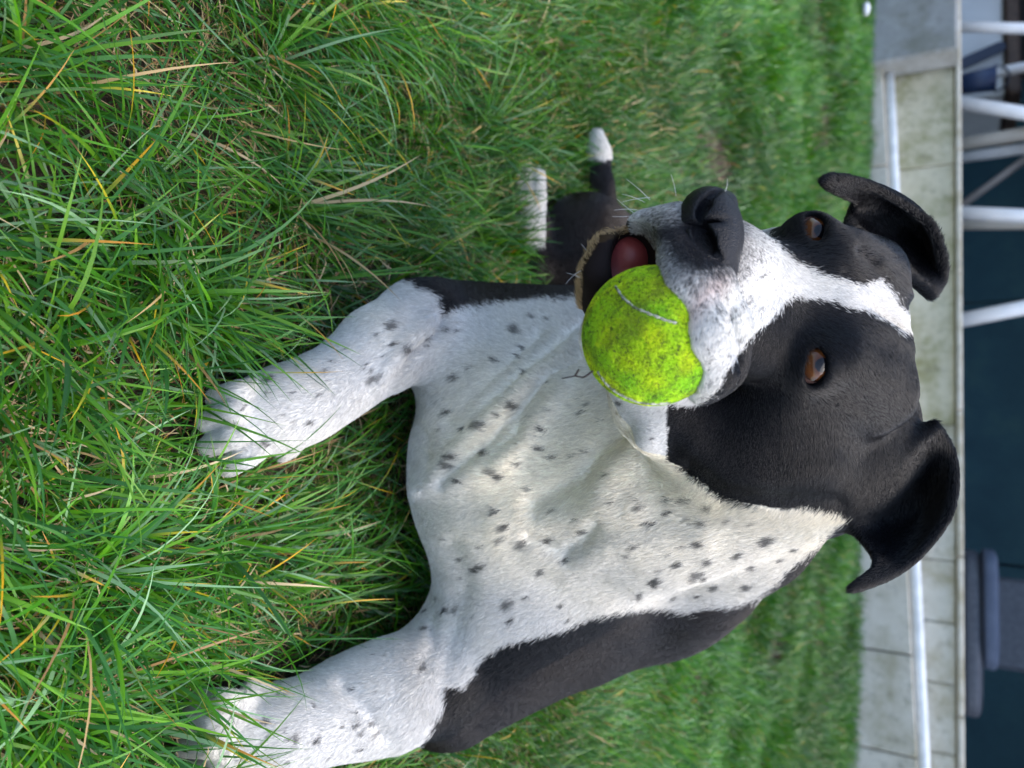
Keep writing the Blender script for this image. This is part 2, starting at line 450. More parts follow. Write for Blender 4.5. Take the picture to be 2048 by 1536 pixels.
SPOTS = [(750,758,20),(622,843,12),(533,887,17),(788,652,17),(790,688,12),(822,694,12),(911,754,12),(898,822,13),(992,720,11),(1036,662,15),(1068,635,10),
 (1051,745,10),(1028,811,14),(962,851,17),(1087,860,12),(1081,898,15),(1111,913,11),(1038,928,10),(907,913,18),(902,930,14),(987,945,17),(1000,953,15),
 (919,964,10),(1060,977,10),(1013,1053,13),(992,1026,12),(1047,1085,14),(1102,1081,14),(1170,1064,10),(975,904,12),(1176,902,9),(1166,822,9),(1238,809,9),
 (860,673,10),(541,758,14),(533,1444,13),(592,1476,15),(638,1481,12),(714,1449,11),(748,1447,12),(755,1466,14),(723,1498,9),(726,1466,9),(853,1176,13),
 (889,1217,12),(911,1215,12),(1021,1207,15),(1024,1239,11),(960,1137,17),(1004,1078,11),(1046,1088,14),(1134,1120,12),(1085,1144,12),(1273,1095,11),
 (1314,1159,14),(1287,1190,11),(1283,1015,11),(1300,1046,11),(853,1256,10),(848,1332,14),(1004,1051,9),(994,1020,9),(1337,999,11),(1379,1002,10),
 (1342,1027,11),(1421,1016,11),(1412,1046,11),(1309,1046,9),(1543,1081,19),(1462,1041,8),(1513,1048,9),(1361,1127,15),(1423,1122,11),(1400,1150,15),
 (1321,1164,16),(1437,1176,12),(1500,1175,12),(1353,1196,9),(1405,1088,14),(1511,1132,11),(1567,1118,10),(1595,1097,9),(1483,1110,12)]
_r = np.random.default_rng(77)
for _ in range(70):
    _p = (_r.uniform(840, 1500), _r.uniform(640, 1240)); SPOTS.append((_p[0], _p[1], _r.uniform(4, 8)))
for _ in range(26):
    _t = _r.random(); SPOTS.append((480 + 350 * _t + _r.normal() * 20, 860 - 200 * _t + _r.normal() * 40, _r.uniform(3, 6))); SPOTS.append((430 + 400 * _t, 1470 - 90 * _t + _r.normal() * 40, _r.uniform(3, 6)))
GUIDES = np.array([(1500,500,1,.3),(1560,540,1,.4),(1650,580,1,.25),(1760,610,1,.5),(1400,580,-.2,1),(1420,680,0,1),(1420,760,-.3,1),(1330,520,-.6,.8),
 (1330,430,-1,-.2),(1270,440,-1,.1),(1190,560,-1,-.3),(1550,650,.2,1),(1500,750,-.1,1),(1450,850,-.3,1),(1600,850,.3,1),(1680,780,.7,.8),(1780,760,.8,.7),
 (1620,520,1,0),(1700,500,1,.1),(1800,560,1,.4),(1600,445,1,-.5),(1500,1080,-1,.35),(1450,990,-.5,.8),(1560,980,0,1),(1350,1050,-1,.25),(1300,900,-1,.2),
 (1500,1170,-1,.5),(1200,900,-1,.1),(1200,1100,-1,.4),(1000,900,-1,-.1),(1000,1150,-1,.6),(1000,1280,-.9,.8),(1150,1230,-.8,.8),(1300,1210,-.8,.7),
 (1050,680,-.9,-.5),(1000,610,-.6,-.9),(1130,610,-.6,-.9),(900,800,-1,.2),(700,720,-1,.6),(850,620,-1,.3),(500,830,-1,.3),(800,1300,-.8,.6),(860,1430,-.8,.6),
 (650,1430,-1,.2),(480,1460,-1,.1),(1780,430,-.5,-1),(1680,365,-1,-.5),(1850,520,.3,-1),(1850,1000,-.1,1),(1830,1080,-.5,1),(1740,1150,-.9,.6),
 (1170,480,-.3,-1),(1055,400,0,-1),(1200,300,0,-1),(1200,1300,-.9,.7),(1000,1390,-.9,.5)], float)

def coat_pattern(px, dep, seed=1, jit=7.0):
    """whiteness 0..1 and colour of the coat at points of the body"""
    r = np.random.default_rng(seed); n = len(px)
    q = px + r.normal(size=px.shape) * jit * 0.5
    q = q + np.stack([vnoise(px, 1 / 16., 11), vnoise(px, 1 / 16., 12)], 1) * jit * 0.45
    wb = (sdist(q, WHITE_BODY) < 0) & (dep < 0.76)
    head = (dep < 0.475)
    wh = (sdist(q, WHITE_HEAD) < np.where(px[:, 0] > 1560, -6, 0)) & (dep < 0.525)
    # chest seen behind the muzzle is white anyway; the blaze only lives on the head
    white = np.where(wb & ~((px[:, 0] > 1335) & head & ~wh), 1.0, 0.0)
    white = np.maximum(white, wh)
    white = np.where((dep > 0.80) & (px[:, 0] < 1092) & (px[:, 1] < 500), 1.0, white)     # white hind foot
    white = np.where((dep > 0.98) & (px[:, 1] < 325), 1.0, white)
    nd = sdist(q, NOSE_DARK)
    dk = np.clip(0.50 - nd / 62.0, 0, 1) * head * (px[:, 0] > 1262)
    grey = np.clip(1.0 - nd / 120.0, 0, 1) * head * (px[:, 0] > 1262) * (px[:, 0] < 1560) * np.clip(0.55 + 0.6 * vnoise(px, 1 / 24., 23), 0.1, 1)
    dk = np.clip(np.where(r.random(n) < grey * 0.36, np.maximum(dk, 0.80), dk) + 0.2 * r.normal(size=n) * (dk > 0.02) * (dk < 0.9), 0, 1)
    tick = (vnoise(px, 1 / 7., 21) > 0.92) & head & (px[:, 0] > 1330) & (px[:, 0] < 1540) & (px[:, 1] < 800)
    dk = np.maximum(dk, 0.7 * tick * (r.random(n) < 0.75))
    # boundary of blaze and black face is greyish over a few hairs
    spot = np.zeros(n); SPN = vnoise(px, 1 / 5., 24)
    for k, (sx, sy, sr) in enumerate(SPOTS):
        g = GUIDES[np.argmin((GUIDES[:, 0] - sx) ** 2 + (GUIDES[:, 1] - sy) ** 2)][2:]; g = g / np.linalg.norm(g)
        dx = (px[:, 0] - sx); dy = (px[:, 1] - sy)
        a = dx * g[0] + dy * g[1]; b = -dx * g[1] + dy * g[0]; asp = 0.45 + 0.35 * ((k * 53) % 10) / 10
        sr = sr * 0.88; e = np.sqrt((a / (sr * 1.05)) ** 2 + (b / (sr * asp)) ** 2) + 0.22 * SPN
        spot = np.maximum(spot, np.clip((1.1 - e + 0.16 * r.normal(size=n)) * 2.2, 0, 1) * (0.72 + 0.28 * ((k * 37) % 10) / 10))
    spot = np.where(dep < 0.76, spot, 0)
    cream = np.clip(1.0 - np.abs(px[:, 1] - 930) / 330.0, 0, 1) * np.clip((px[:, 0] - 800) / 200., 0, 1) * (dep > 0.47)
    cream = np.clip(cream * 1.2 + 0.15 * vnoise(px, 1 / 60., 31), 0, 1)
    W = np.array([0.61, 0.60, 0.575]); CR = np.array([0.85, 0.775, 0.62]); K = np.array([0.0040, 0.0042, 0.0056])  # CR: cream tint of the chest coat, brightened to offset the shade there
    c = W + (CR - W) * cream[:, None]
    pink = np.clip(1 - dist_line(px, [(1440, 560), (1400, 600), (1375, 640)]) / 34., 0, 1) * head
    c = c * (1 - pink[:, None] * 0.4) + np.array([.70, .45, .38]) * pink[:, None] * 0.4
    c = c * (1 - 0.93 * np.clip(spot, 0, 1)[:, None]) + K * np.clip(spot, 0, 1)[:, None]
    c = c * (1 - dk[:, None]) + np.array([0.016, 0.0155, 0.018]) * dk[:, None]
    brown = np.clip(vnoise(px, 1 / 70., 41) * 0.5 + 0.3, 0, 1)
    flank = (dep > 0.62) & (px[:, 0] < 1560)
    kk = K + np.array([0.010, 0.006, 0.002]) * (brown * flank)[:, None] + np.array([0.007, 0.005, 0.0045]) * flank[:, None]
    c = np.where(white[:, None] > 0.5, c, kk)
    chin = (dep < 0.47) & (dist_line(px, CHIN) < 10)
    inmouth = (dep < 0.47) & (px[:, 0] < 1262) & (px[:, 1] < 640) & ~chin
    inmouth |= (dep < 0.47) & (dep > 0.3855) & (sdist(px, [(1200, 470), (1288, 470), (1312, 500), (1318, 560), (1250, 640), (1180, 640)]) < 0)
    c = np.where(inmouth[:, None], np.array([0.018, 0.013, 0.013]), c)
    c = np.where(chin[:, None], np.array([0.38, 0.26, 0.13]), c)
    lip = inmouth
    return np.clip(c, 0.003, 1), lip, white > 0.5

DPX = c2px(DV)
skin_c, lipv, _ = coat_pattern(DPX, DV[:, 2], 3, 3.0)
skin_c[(DV[:, 2] < 0.47) & (dist_line(DPX, CHIN) < 10)] = (0.05, 0.032, 0.018)
mb = NT('dog_skin').set(Roughness=0.7); mb.b.inputs['Specular IOR Level'].default_value = 0.06
at = mb.n('Attribute', attribute_name='coat'); mb.base(at.outputs['Color'])
dog = empty('dog', tuple(c2w(cv(1000, 930, 0.70)) * np.array([1, 1, 0])))
inv = Matrix.Translation(-Vector(dog.location))
def part(o):
    o.parent = dog; o.matrix_parent_inverse = inv.copy(); return o
tag(dog, 'black and white dog with speckled chest lying on the grass, ball in its mouth', 'dog')
body = part(np_mesh('body', c2w(DV), DQ, mb.m)); set_col(body, 'coat', skin_c * 0.85)

# ---- eyes: brown, with a wet shine
me_ = NT('dog_eye').set(Roughness=0.02, IOR=1.38)
tc = me_.n('TexCoord'); sp = me_.n('SeparateXYZ'); me_.l(tc.outputs['Object'], sp.inputs[0])
rad = me_.n('Math', operation='ARCTAN2')
ln = me_.n('VectorMath', operation='LENGTH'); cmb = me_.n('CombineXYZ'); me_.l(sp.outputs[0], cmb.inputs[0]); me_.l(sp.outputs[1], cmb.inputs[1]); me_.l(cmb.outputs[0], ln.inputs[0])
me_.l(ln.outputs['Value'], rad.inputs[0]); me_.l(sp.outputs[2], rad.inputs[1])
nz = me_.noise(420, 3); ad = me_.n('Math', operation='MULTIPLY_ADD'); ad.inputs[1].default_value = 0.10; me_.l(nz, ad.inputs[0]); me_.l(rad.outputs[0], ad.inputs[2])
me_.base(me_.ramp(ad.outputs[0], [(0.0, (.003, .003, .004)), (0.33, (.003, .003, .004)), (0.38, (.05, .016, .005)), (0.60, (.085, .029, .008)), (0.82, (.042, .014, .005)), (0.90, (.012, .006, .005)), (1.0, (.07, .04, .034))]))
def uv_sphere(r, nu=40, nv=28):
    th = np.linspace(0, np.pi, nv); ph = np.linspace(0, 2 * np.pi, nu, endpoint=False)
    V = np.array([(r * math.sin(t) * math.cos(p), r * math.sin(t) * math.sin(p), r * math.cos(t)) for t in th for p in ph])
    Q = [(i * nu + j, (i + 1) * nu + j, (i + 1) * nu + (j + 1) % nu, i * nu + (j + 1) % nu) for i in range(nv - 1) for j in range(nu)]
    return V, np.array(Q)
EV, EQ = uv_sphere(0.0125)
lens = 1 + 0.09 * np.clip((EV[:, 2] / 0.0125 - 0.80) / 0.2, 0, 1); EVb = EV * lens[:, None]
for E, gaze in ((eyeR, (-0.10, 0.16, -1)), (eyeL, (0.10, 0.12, -1))):
    o = np_mesh('eye', EVb, EQ, me_.m)
    g = np.array(gaze, float); g /= np.linalg.norm(g)
    gw = Vector(g[0] * Rv + g[1] * Uv + g[2] * Fv)
    o.matrix_world = Matrix.Translation(Vector(c2w(E))) @ gw.to_track_quat('Z', 'Y').to_matrix().to_4x4()
    o.parent = dog; o.matrix_parent_inverse = inv.copy()

# ---- nose leather with nostrils
NO = hf(0.108, 0.0, -0.010)
G = Field(tuple(np.arange(NO[k] - 0.034, NO[k] + 0.034, 0.0009) for k in range(3)))
G.el(hf(0.104, 0, -0.006), (0.015, 0.0215, 0.0125), HA, 0.004)
G.el(hf(0.110, 0, -0.016), (0.010, 0.013, 0.014), HA, 0.008)
for s in (-1, 1):
    G.el(hf(0.108, s * 0.0125, -0.010), (0.011, 0.0105, 0.0115), HA, 0.006)
    G.rc(hf(0.098, s * 0.019, -0.004), 0.005, hf(0.100, s * 0.021, -0.016), 0.004, 0.006)
G.el(hf(0.118, 0, -0.014), (0.012, 0.0012, 0.016), HA, 0.003, 's')
ray = cv(1408, 474, 1.0); ts = np.arange(0.33, 0.39, 0.0004); hit = G.sample(ray[None] * ts[:, None]) < 0
NP_ = ray * (ts[np.argmax(hit)] if hit.any() else 0.352)                     # where the near nostril opens
n1 = ray / np.linalg.norm(ray); n2 = np.array([0.86, 0.5, 0.0]); n2 -= n1 * (n2 @ n1); n2 /= np.linalg.norm(n2); n3 = np.cross(n1, n2)
mir = lambda v: v - 2 * He * (v @ He)
for c_, A_ in ((NP_, np.stack([n1, n2, n3])), (HO + mir(NP_ - HO), np.stack([mir(n1), mir(n2), mir(n3)]))):
    q_ = 1.0 if c_ is NP_ else 0.72
    G.el(c_ + A_[0] * 0.002, (0.0110 * q_, 0.0088 * q_, 0.0045 * q_), A_, 0.0014, 's')
    G.rc(c_ + A_[1] * 0.007 + A_[2] * 0.0005, 0.0022, c_ + A_[1] * 0.0125 + A_[2] * 0.0015, 0.0012, 0.0015, 's')
NV_, NQ_ = G.mesh(1)
mn = NT('nose_leather').set(Roughness=0.36, Base_Color=(0.006, 0.0065, 0.009, 1)); mn.b.inputs['Specular IOR Level'].default_value = 0.22
vo = mn.n('TexVoronoi', i_Scale=1500.0); tcn = mn.n('TexCoord'); mn.l(tcn.outputs['Object'], vo.inputs['Vector'])
mn.bump(vo.outputs['Distance'], 0.6, 0.0010).invert = True
part(np_mesh('nose', c2w(NV_), NQ_, mn.m))

# ---- tongue
T = Field(tuple(np.arange(a, b, 0.0014) for a, b in ((-0.095, -0.010), (0.020, 0.105), (0.36, 0.47))))
T.el(cv(1234, 548, 0.409), (0.024, 0.0195, 0.009), None, 0.004)
T.rc(cv(1262, 515, 0.405), 0.010, cv(1270, 600, 0.42), 0.012, 0.006)
TV, TQ = T.mesh(1)
mt = NT('tongue_flesh').set(Roughness=0.5, Base_Color=(0.22, 0.034, 0.032, 1))
mt.bump(mt.noise(900, 2), 0.12, 0.001)
part(np_mesh('tongue', c2w(TV), TQ, mt.m))

# ---- claws
mcl = NT('claw_horn').set(Roughness=0.4, Base_Color=(0.05, 0.035, 0.03, 1))
for (a, b, d) in TOES:
    p = c2w(cv(b[0], b[1], d)); q = c2w(cv(b[0] + (b[0] - a[0]) * 0.2, b[1] + (b[1] - a[1]) * 0.2, d)); q[2] = max(p[2] - 0.012, 0.004)
    ax = q - p; ax /= np.linalg.norm(ax); u = np.cross(ax, [0, 0, 1]); u /= np.linalg.norm(u); v = np.cross(u, ax)
    vs, fs = [], []
    for k, t in enumerate(np.linspace(0, 1, 5)):
        c = p + ax * (0.004 + 0.014 * t) - np.array([0, 0, 1]) * 0.004 * t * t
        for j in range(8):
            an = j * math.pi / 4; vs.append(c + (u * math.cos(an) + v * math.sin(an)) * 0.0032 * (1 - t * 0.85))
        if k: fs += [((k - 1) * 8 + j, (k - 1) * 8 + (j + 1) % 8, k * 8 + (j + 1) % 8, k * 8 + j) for j in range(8)]
    fs.append(tuple(range(32, 40)))
    part(mesh_obj('claw', vs, fs, mcl.m))

# ---- fur: short strands lying along the coat's flow
def hair_object(name, P, rad, colors, mat, parent=None):
    """P (n, k, 3) world points, rad (n, k)"""
    n, k = P.shape[:2]
    hc = bpy.data.hair_curves.new(name); hc.add_curves([k] * n)
    hc.attributes['position'].data.foreach_set('vector', P.astype(np.float32).ravel())
    ra = hc.attributes.get('radius') or hc.attributes.new('radius', 'FLOAT', 'POINT')
    ra.data.foreach_set('value', rad.astype(np.float32).ravel())
    ca = hc.attributes.new('tint', 'FLOAT_COLOR', 'CURVE')
    rgba = np.ones((n, 4), np.float32); rgba[:, :3] = colors; ca.data.foreach_set('color', rgba.ravel())
    o = bpy.data.objects.new(name, hc); COL.objects.link(o); hc.materials.append(mat)
    return o

def sample_faces(V, Q, dens, r):
    a = 0.5 * np.linalg.norm(np.cross(V[Q[:, 2]] - V[Q[:, 0]], V[Q[:, 3]] - V[Q[:, 1]]), axis=1)
    cnt = r.poisson(a * dens)
    f = np.repeat(np.arange(len(Q)), cnt); u, v = r.random(len(f)), r.random(len(f))
    q = V[Q[f]]
    p = (q[:, 0] * ((1 - u) * (1 - v))[:, None] + q[:, 1] * (u * (1 - v))[:, None] + q[:, 2] * (u * v)[:, None] + q[:, 3] * ((1 - u) * v)[:, None])
    return p, f

def fur():
    r = np.random.default_rng(5)
    fc = DV[DQ].mean(1); fn = DN[DQ].mean(1); fn /= np.linalg.norm(fn, axis=1, keepdims=True)
    toward = -(fn * fc).sum(1) / np.linalg.norm(fc, axis=1)
    dens = np.where(fc[:, 2] < 0.50, 2.4e6, np.where(fc[:, 2] < 0.76, 1.3e6, 9e5))
    dens = dens * np.where(toward > -0.25, 1.0, 0.12) * (c2w(fc)[:, 2] > 0.0)
    p, f = sample_faces(DV, DQ, dens, r)
    n = fn[f]; px = c2px(p); dep = p[:, 2]
    col, lip, white = coat_pattern(px, dep, 9, 8.0)
    keep = ~lip & ~((dep < 0.47) & (dist_line(px, CHIN) < 10) & (r.random(len(px)) < 0.5))
    for E in (eyeR, eyeL): keep &= np.linalg.norm(p - E, axis=1) > 0.0148
    keep &= np.linalg.norm(p - BALL_C, axis=1) > BALL_R + 0.002
    keep &= G.sample(p) > 0.0005
    keep &= ~((sdist(px, [(1300, 490), (1255, 470), (1245, 540), (1290, 560)]) < 0) & (dep < .45))
    p, n, px, dep, col, white = p[keep], n[keep], px[keep], dep[keep], col[keep], white[keep]
    g = np.zeros((len(p), 2)); ws = np.zeros(len(p))
    for gx, gy, dx, dy in GUIDES:
        w_ = 1.0 / (((px[:, 0] - gx) ** 2 + (px[:, 1] - gy) ** 2) + 400.0) ** 1.5
        L = math.hypot(dx, dy); g += w_[:, None] * np.array([dx / L, dy / L]); ws += w_
    g /= ws[:, None]
    t = np.stack([g[:, 1], g[:, 0], np.zeros(len(p))], 1) + r.normal(size=p.shape) * np.where(white, 0.19, 0.07)[:, None]
    clump = np.stack([vnoise(px, 1 / 14., 51), vnoise(px, 1 / 14., 52)], 1) * np.where(white, 0.18, 0.08)[:, None]
    t[:, 0] += clump[:, 0]; t[:, 1] += clump[:, 1]
    t -= n * (t * n).sum(1)[:, None]; t /= np.linalg.norm(t, axis=1, keepdims=True) + 1e-9
    L = np.where(dep < 0.475, np.where(px[:, 0] > 1560, 0.0042, 0.0023), np.where(px[:, 0] > 1560, 0.0052, 0.0066))
    leg = px[:, 0] < 800; L = np.where(leg, np.where(px[:, 0] < 540, 0.0030, 0.0046), L)
    ear = (px[:, 0] > 1640) & ((px[:, 1] < 440) | (px[:, 1] > 1040)) & (dep < .58); L = np.where(ear, 0.0035, L)
    L = L * r.uniform(0.7, 1.2, len(p))
    lift = np.where(white, 0.19, 0.18) * r.uniform(0.6, 1.5, len(p))
    chin = (dep < 0.47) & (dist_line(px, CHIN) < 10); lift = np.where(chin, r.uniform(0.3, 1.1, len(p)), lift); L = np.where(chin, L * r.uniform(0.5, 1.8, len(p)), L)
    L = np.where(~white & (dep < 0.6), L * 0.8, L)
    s = np.array([0, 0.34, 0.68, 1.0])
    P = p[:, None, :] + t[:, None, :] * (L[:, None] * s)[:, :, None] + n[:, None, :] * (L[:, None] * lift[:, None] * (s * (1.35 - 0.75 * s)))[:, :, None] - n[:, None, :] * 0.0001
    rad = np.where(dep < 0.5, np.where(chin, 0.00011, 0.00009), np.where(dep < 0.72, 0.00013, 0.00020))[:, None] * np.array([1.0, 0.95, 0.7, 0.15])
    col = col * np.where(white, r.uniform(0.70, 1.16, len(p)), r.uniform(0.55, 1.45, len(p)))[:, None]
    print('hairs', len(p))
    mf = NT('dog_fur').set(Roughness=0.33); mf.b.inputs['Specular IOR Level'].default_value = 0.28
    a = mf.n('Attribute', attribute_name='tint'); mf.base(a.outputs['Color'])
    o = part(hair_object('coat', c2w(P), rad, np.clip(col, 0, 0.9), mf.m)); o['kind'] = 'stuff'
    # whiskers
    mw = NT('whisker').set(Roughness=0.4); a = mw.n('Attribute', attribute_name='tint'); mw.base(a.outputs['Color'])
    wl = [((1290, 405), (1262, 395), (1240, 392), .385), ((1300, 400), (1275, 380), (1250, 362), .385), ((1275, 420), (1250, 420), (1225, 424), .385),
          ((1352, 392), (1346, 372), (1338, 352), .37), ((1262, 432), (1240, 438), (1222, 436), .39), ((1440, 398), (1452, 384), (1450, 362), .365),
          ((1468, 700), (1480, 730), (1468, 770), .385), ((1380, 640), (1350, 655), (1322, 668), .35), ((1400, 700), (1372, 720), (1350, 722), .355),
          ((1405, 750), (1380, 775), (1352, 790), .37), ((1170, 560), (1150, 552), (1132, 548), .39), ((1168, 540), (1150, 545), (1130, 570), .39),
          ((1180, 510), (1168, 498), (1160, 490), .395), ((1340, 868), (1320, 885), (1300, 900), .46),
          ((1270, 428), (1246, 415), (1232, 402), .387), ((1300, 395), (1268, 400), (1242, 408), .384)]
    W = []
    for a_, b_, c_, d in wl:
        a_, b_, c_ = (cv(*q, d) for q in (a_, b_, c_)); b_ = b_ - np.array([0, 0, .004]); c_ = c_ - np.array([0, 0, .004])
        tt = np.linspace(0, 1, 8)[:, None]; W.append((1 - tt) ** 2 * a_ + 2 * tt * (1 - tt) * b_ + tt ** 2 * c_)
    W = np.array(W); rw = np.repeat(np.linspace(0.00014, 0.00005, 8)[None], len(W), 0)
    part(hair_object('whiskers', c2w(W), rw, np.full((len(W), 3), 0.62), mw.m))
fur()

# ------------------------------------------------------------------ tennis ball and the twig on it
mball = NT('ball_felt').set(Roughness=0.95)
n1 = mball.noise(55, 4); n2 = mball.noise(240, 3); n3 = mball.noise(700, 2)
c1 = mball.ramp(n1, [(0.35, lin(150, 205, 30)), (0.55, lin(186, 222, 18)), (0.7, lin(205, 220, 10))])
c2 = mball.ramp(n2, [(0.36, lin(52, 70, 30)), (0.50, lin(255, 255, 255))])
mball.base(mball.mix(0.5, c1, c2, 'MULTIPLY')); mball.bump(n3, 0.8, 0.004)
BV, BQ = uv_sphere(BALL_R, 96, 64)
BV = BV * (1 + 0.012 * vnoise(BV, 260, 3) + 0.010 * vnoise(BV, 90, 4))[:, None]
ball = np_mesh('tennis_ball', BV, BQ, mball.m)
ball.location = c2w(BALL_C); ball.rotation_euler = (0.5, 0.3, 0.2)
tag(ball, 'dirty bright green tennis ball gripped in the dog\'s mouth', 'ball')
bpy.context.view_layer.update()
mwb = ball.matrix_world.copy(); mwi = mwb.inverted()
# felt fibres
def ball_fuzz():
    r = np.random.default_rng(8); n = 60000
    u = r.normal(size=(n, 3)); u /= np.linalg.norm(u, axis=1, keepdims=True)
    t = r.normal(size=(n, 3)); t -= u * (t * u).sum(1)[:, None]; t /= np.linalg.norm(t, axis=1, keepdims=True)
    L = r.uniform(0.0008, 0.0022, n)[:, None]
    p0 = u * BALL_R * 0.995; p1 = p0 + u * L * 0.45 + t * L * 0.3; p2 = p0 + u * L * 0.5 + t * L
    P = np.stack([p0, p1, p2], 1)
    g = np.clip(0.5 + 0.5 * vnoise(u, 5, 61), 0, 1)[:, None]
    col = np.array(lin(146, 206, 30)) * (1 - g) + np.array(lin(206, 226, 22)) * g
    dirt = np.clip(vnoise(u, 4, 62) - 0.2, 0, 1)[:, None] * 0.6; dirt = np.where((vnoise(u, 34, 63)[:, None] > 0.7) | (r.random((n, 1)) < 0.08), 0.9, dirt)
    col = col * (1 - dirt) + np.array([0.035, 0.05, 0.018]) * dirt
    mf = NT('felt_fibre').set(Roughness=0.9); a = mf.n('Attribute', attribute_name='tint'); mf.base(a.outputs['Color'])
    o = hair_object('felt', P, np.repeat(np.array([[.00012, .00010, .00005]]), n, 0), col, mf.m); o.parent = ball
ball_fuzz()
msm = NT('ball_seam').set(Roughness=0.9); msm.base(msm.ramp(msm.noise(500, 3), [(0.38, (.10, .13, .05)), (0.58, (.42, .43, .36))])); msm.bump(msm.noise(900, 2), 0.6, 0.002)
def seam(pxs):
    pts = []
    for ix, iy in pxs:                                        # where the line of the seam runs over the ball
        dr = cv(ix, iy, 1.0); dr /= np.linalg.norm(dr); b = dr @ BALL_C; disc = b * b - (BALL_C @ BALL_C - (BALL_R + 0.0006) ** 2)
        pts.append(dr * (b - math.sqrt(max(disc, 0))))
    pts = np.array(pts); t = np.linspace(0, len(pts) - 1, 60); i = np.clip(t.astype(int), 0, len(pts) - 2); f = (t - i)[:, None]
    c = pts[i] * (1 - f) + pts[i + 1] * f
    for _ in range(4): c[1:-1] = (c[:-2] + 2 * c[1:-1] + c[2:]) / 4
    c = BALL_C + (c - BALL_C) / np.linalg.norm(c - BALL_C, axis=1, keepdims=True) * (BALL_R + 0.0009)
    vs, fs = [], []
    tan = np.gradient(c, axis=0); tan /= np.linalg.norm(tan, axis=1, keepdims=True)
    for k in range(60):
        nn = (c[k] - BALL_C) / np.linalg.norm(c[k] - BALL_C); sd_ = np.cross(tan[k], nn)
        wk = 0.0009 * (0.75 + 0.4 * math.sin(k * 1.7) * math.sin(k * .61))
        for q, hh in ((-1, -.0006), (-.5, .0006), (.5, .0006), (1, -.0006)): vs.append(c[k] + sd_ * wk * q + nn * hh)
        if k: fs += [((k - 1) * 4 + j, k * 4 + j, k * 4 + j + 1, (k - 1) * 4 + j + 1) for j in range(3)]
    wv = c2w(np.array(vs)); lv = [tuple(mwi @ Vector(v)) for v in wv]
    o = mesh_obj('seam', lv, fs, msm.m); o.parent = ball
seam([(1232, 574), (1246, 596), (1270, 616), (1300, 628), (1330, 640), (1352, 646)])
seam([(1196, 742), (1222, 775), (1262, 798), (1300, 806), (1340, 804)])
mtw = NT('twig_bark').set(Roughness=0.8, Base_Color=(0.02, 0.014, 0.012, 1))
tw_paths = [[(1186, 742), (1172, 752), (1166, 755), (1150, 752), (1124, 757)], [(1150, 752), (1156, 742), (1158, 738)]]
vs, fs = [], []
for path in tw_paths:
    P = [c2w(cv(a, b, 0.352 + 0.00006 * (1186 - a))) for a, b in path]
    base = len(vs)
    for k, p in enumerate(P):
        ax = (P[min(k + 1, len(P) - 1)] - P[max(k - 1, 0)]); ax /= np.linalg.norm(ax); u = np.cross(ax, [0.3, 1, 0.2]); u /= np.linalg.norm(u); v = np.cross(ax, u)
        rr = 0.0006 * (1 - 0.12 * k)
        for j in range(6): vs.append(p + (u * math.cos(j * 1.047) + v * math.sin(j * 1.047)) * rr)
        if k: fs += [(base + (k - 1) * 6 + j, base + (k - 1) * 6 + (j + 1) % 6, base + k * 6 + (j + 1) % 6, base + k * 6 + j) for j in range(6)]
tag(mesh_obj('twig', vs, fs, mtw.m), 'thin dark forked twig stuck to the tennis ball', 'twig')

# ------------------------------------------------------------------ ground, wall and terrace behind the lawn
def ground_z(x, y):
    t = np.clip((np.asarray(y, float) - 1.1) / 2.5, 0, 1)
    return 0.115 * t * t * (3 - 2 * t)
ms = NT('soil').set(Roughness=0.95)
ms.base(ms.ramp(ms.noise(38, 8, 0.7), [(0.3, (.018, .012, .008)), (0.5, (.055, .038, .024)), (0.62, (.11, .085, .055)), (0.75, (.17, .14, .10))]))
ms.bump(ms.noise(90, 6), 0.9, 0.02)
xs = np.concatenate([np.linspace(-150, -5, 12), np.linspace(-4.5, 4.5, 91), np.linspace(5, 150, 12)])
ys = np.concatenate([np.linspace(-150, -2, 10), np.linspace(-1.5, 6, 91), np.linspace(6.5, 200, 14)])
X, Y = np.meshgrid(xs, ys, indexing='ij')
rough = np.where((np.abs(X) < 4.6) & (Y > -1.6) & (Y < 6.1), 0.006, 0.0) * vnoise(np.stack([X.ravel(), Y.ravel()], 1), 9, 71).reshape(X.shape)
Z = ground_z(X, Y) + rough - 0.004
nx, ny = X.shape
GQ = np.array([(i * ny + j, (i + 1) * ny + j, (i + 1) * ny + j + 1, i * ny + j + 1) for i in range(nx - 1) for j in range(ny - 1)])
gr = np_mesh('ground', np.stack([X, Y, Z], -1).reshape(-1, 3), GQ, ms.m); gr['kind'] = 'structure'
gr['label'] = 'brown soil under the lawn'

WY, WA = 3.80, math.radians(14)
wd = np.array([math.cos(WA), -math.sin(WA)]); wn = np.array([-math.sin(WA), -math.cos(WA)])      # along the wall, towards the camera
def wp(s_, off, z):
    q = np.array([0, WY]) + wd * s_ + wn * off; return (q[0], q[1], z)
def on_wall(ix, iy, off=0.0):
    """s along the wall and height z where a ray of the photograph meets the wall's plane"""
    dr = (iy - 768) / H * Rv + (ix - 1024) / H * Uv + Fv
    o = np.array([0, WY]) + wn * off
    t = ((o - C0[:2]) @ wn) / (dr[:2] @ wn); p = C0 + dr * t
    return (p[:2] - np.array([0, WY])) @ wd, p[2]

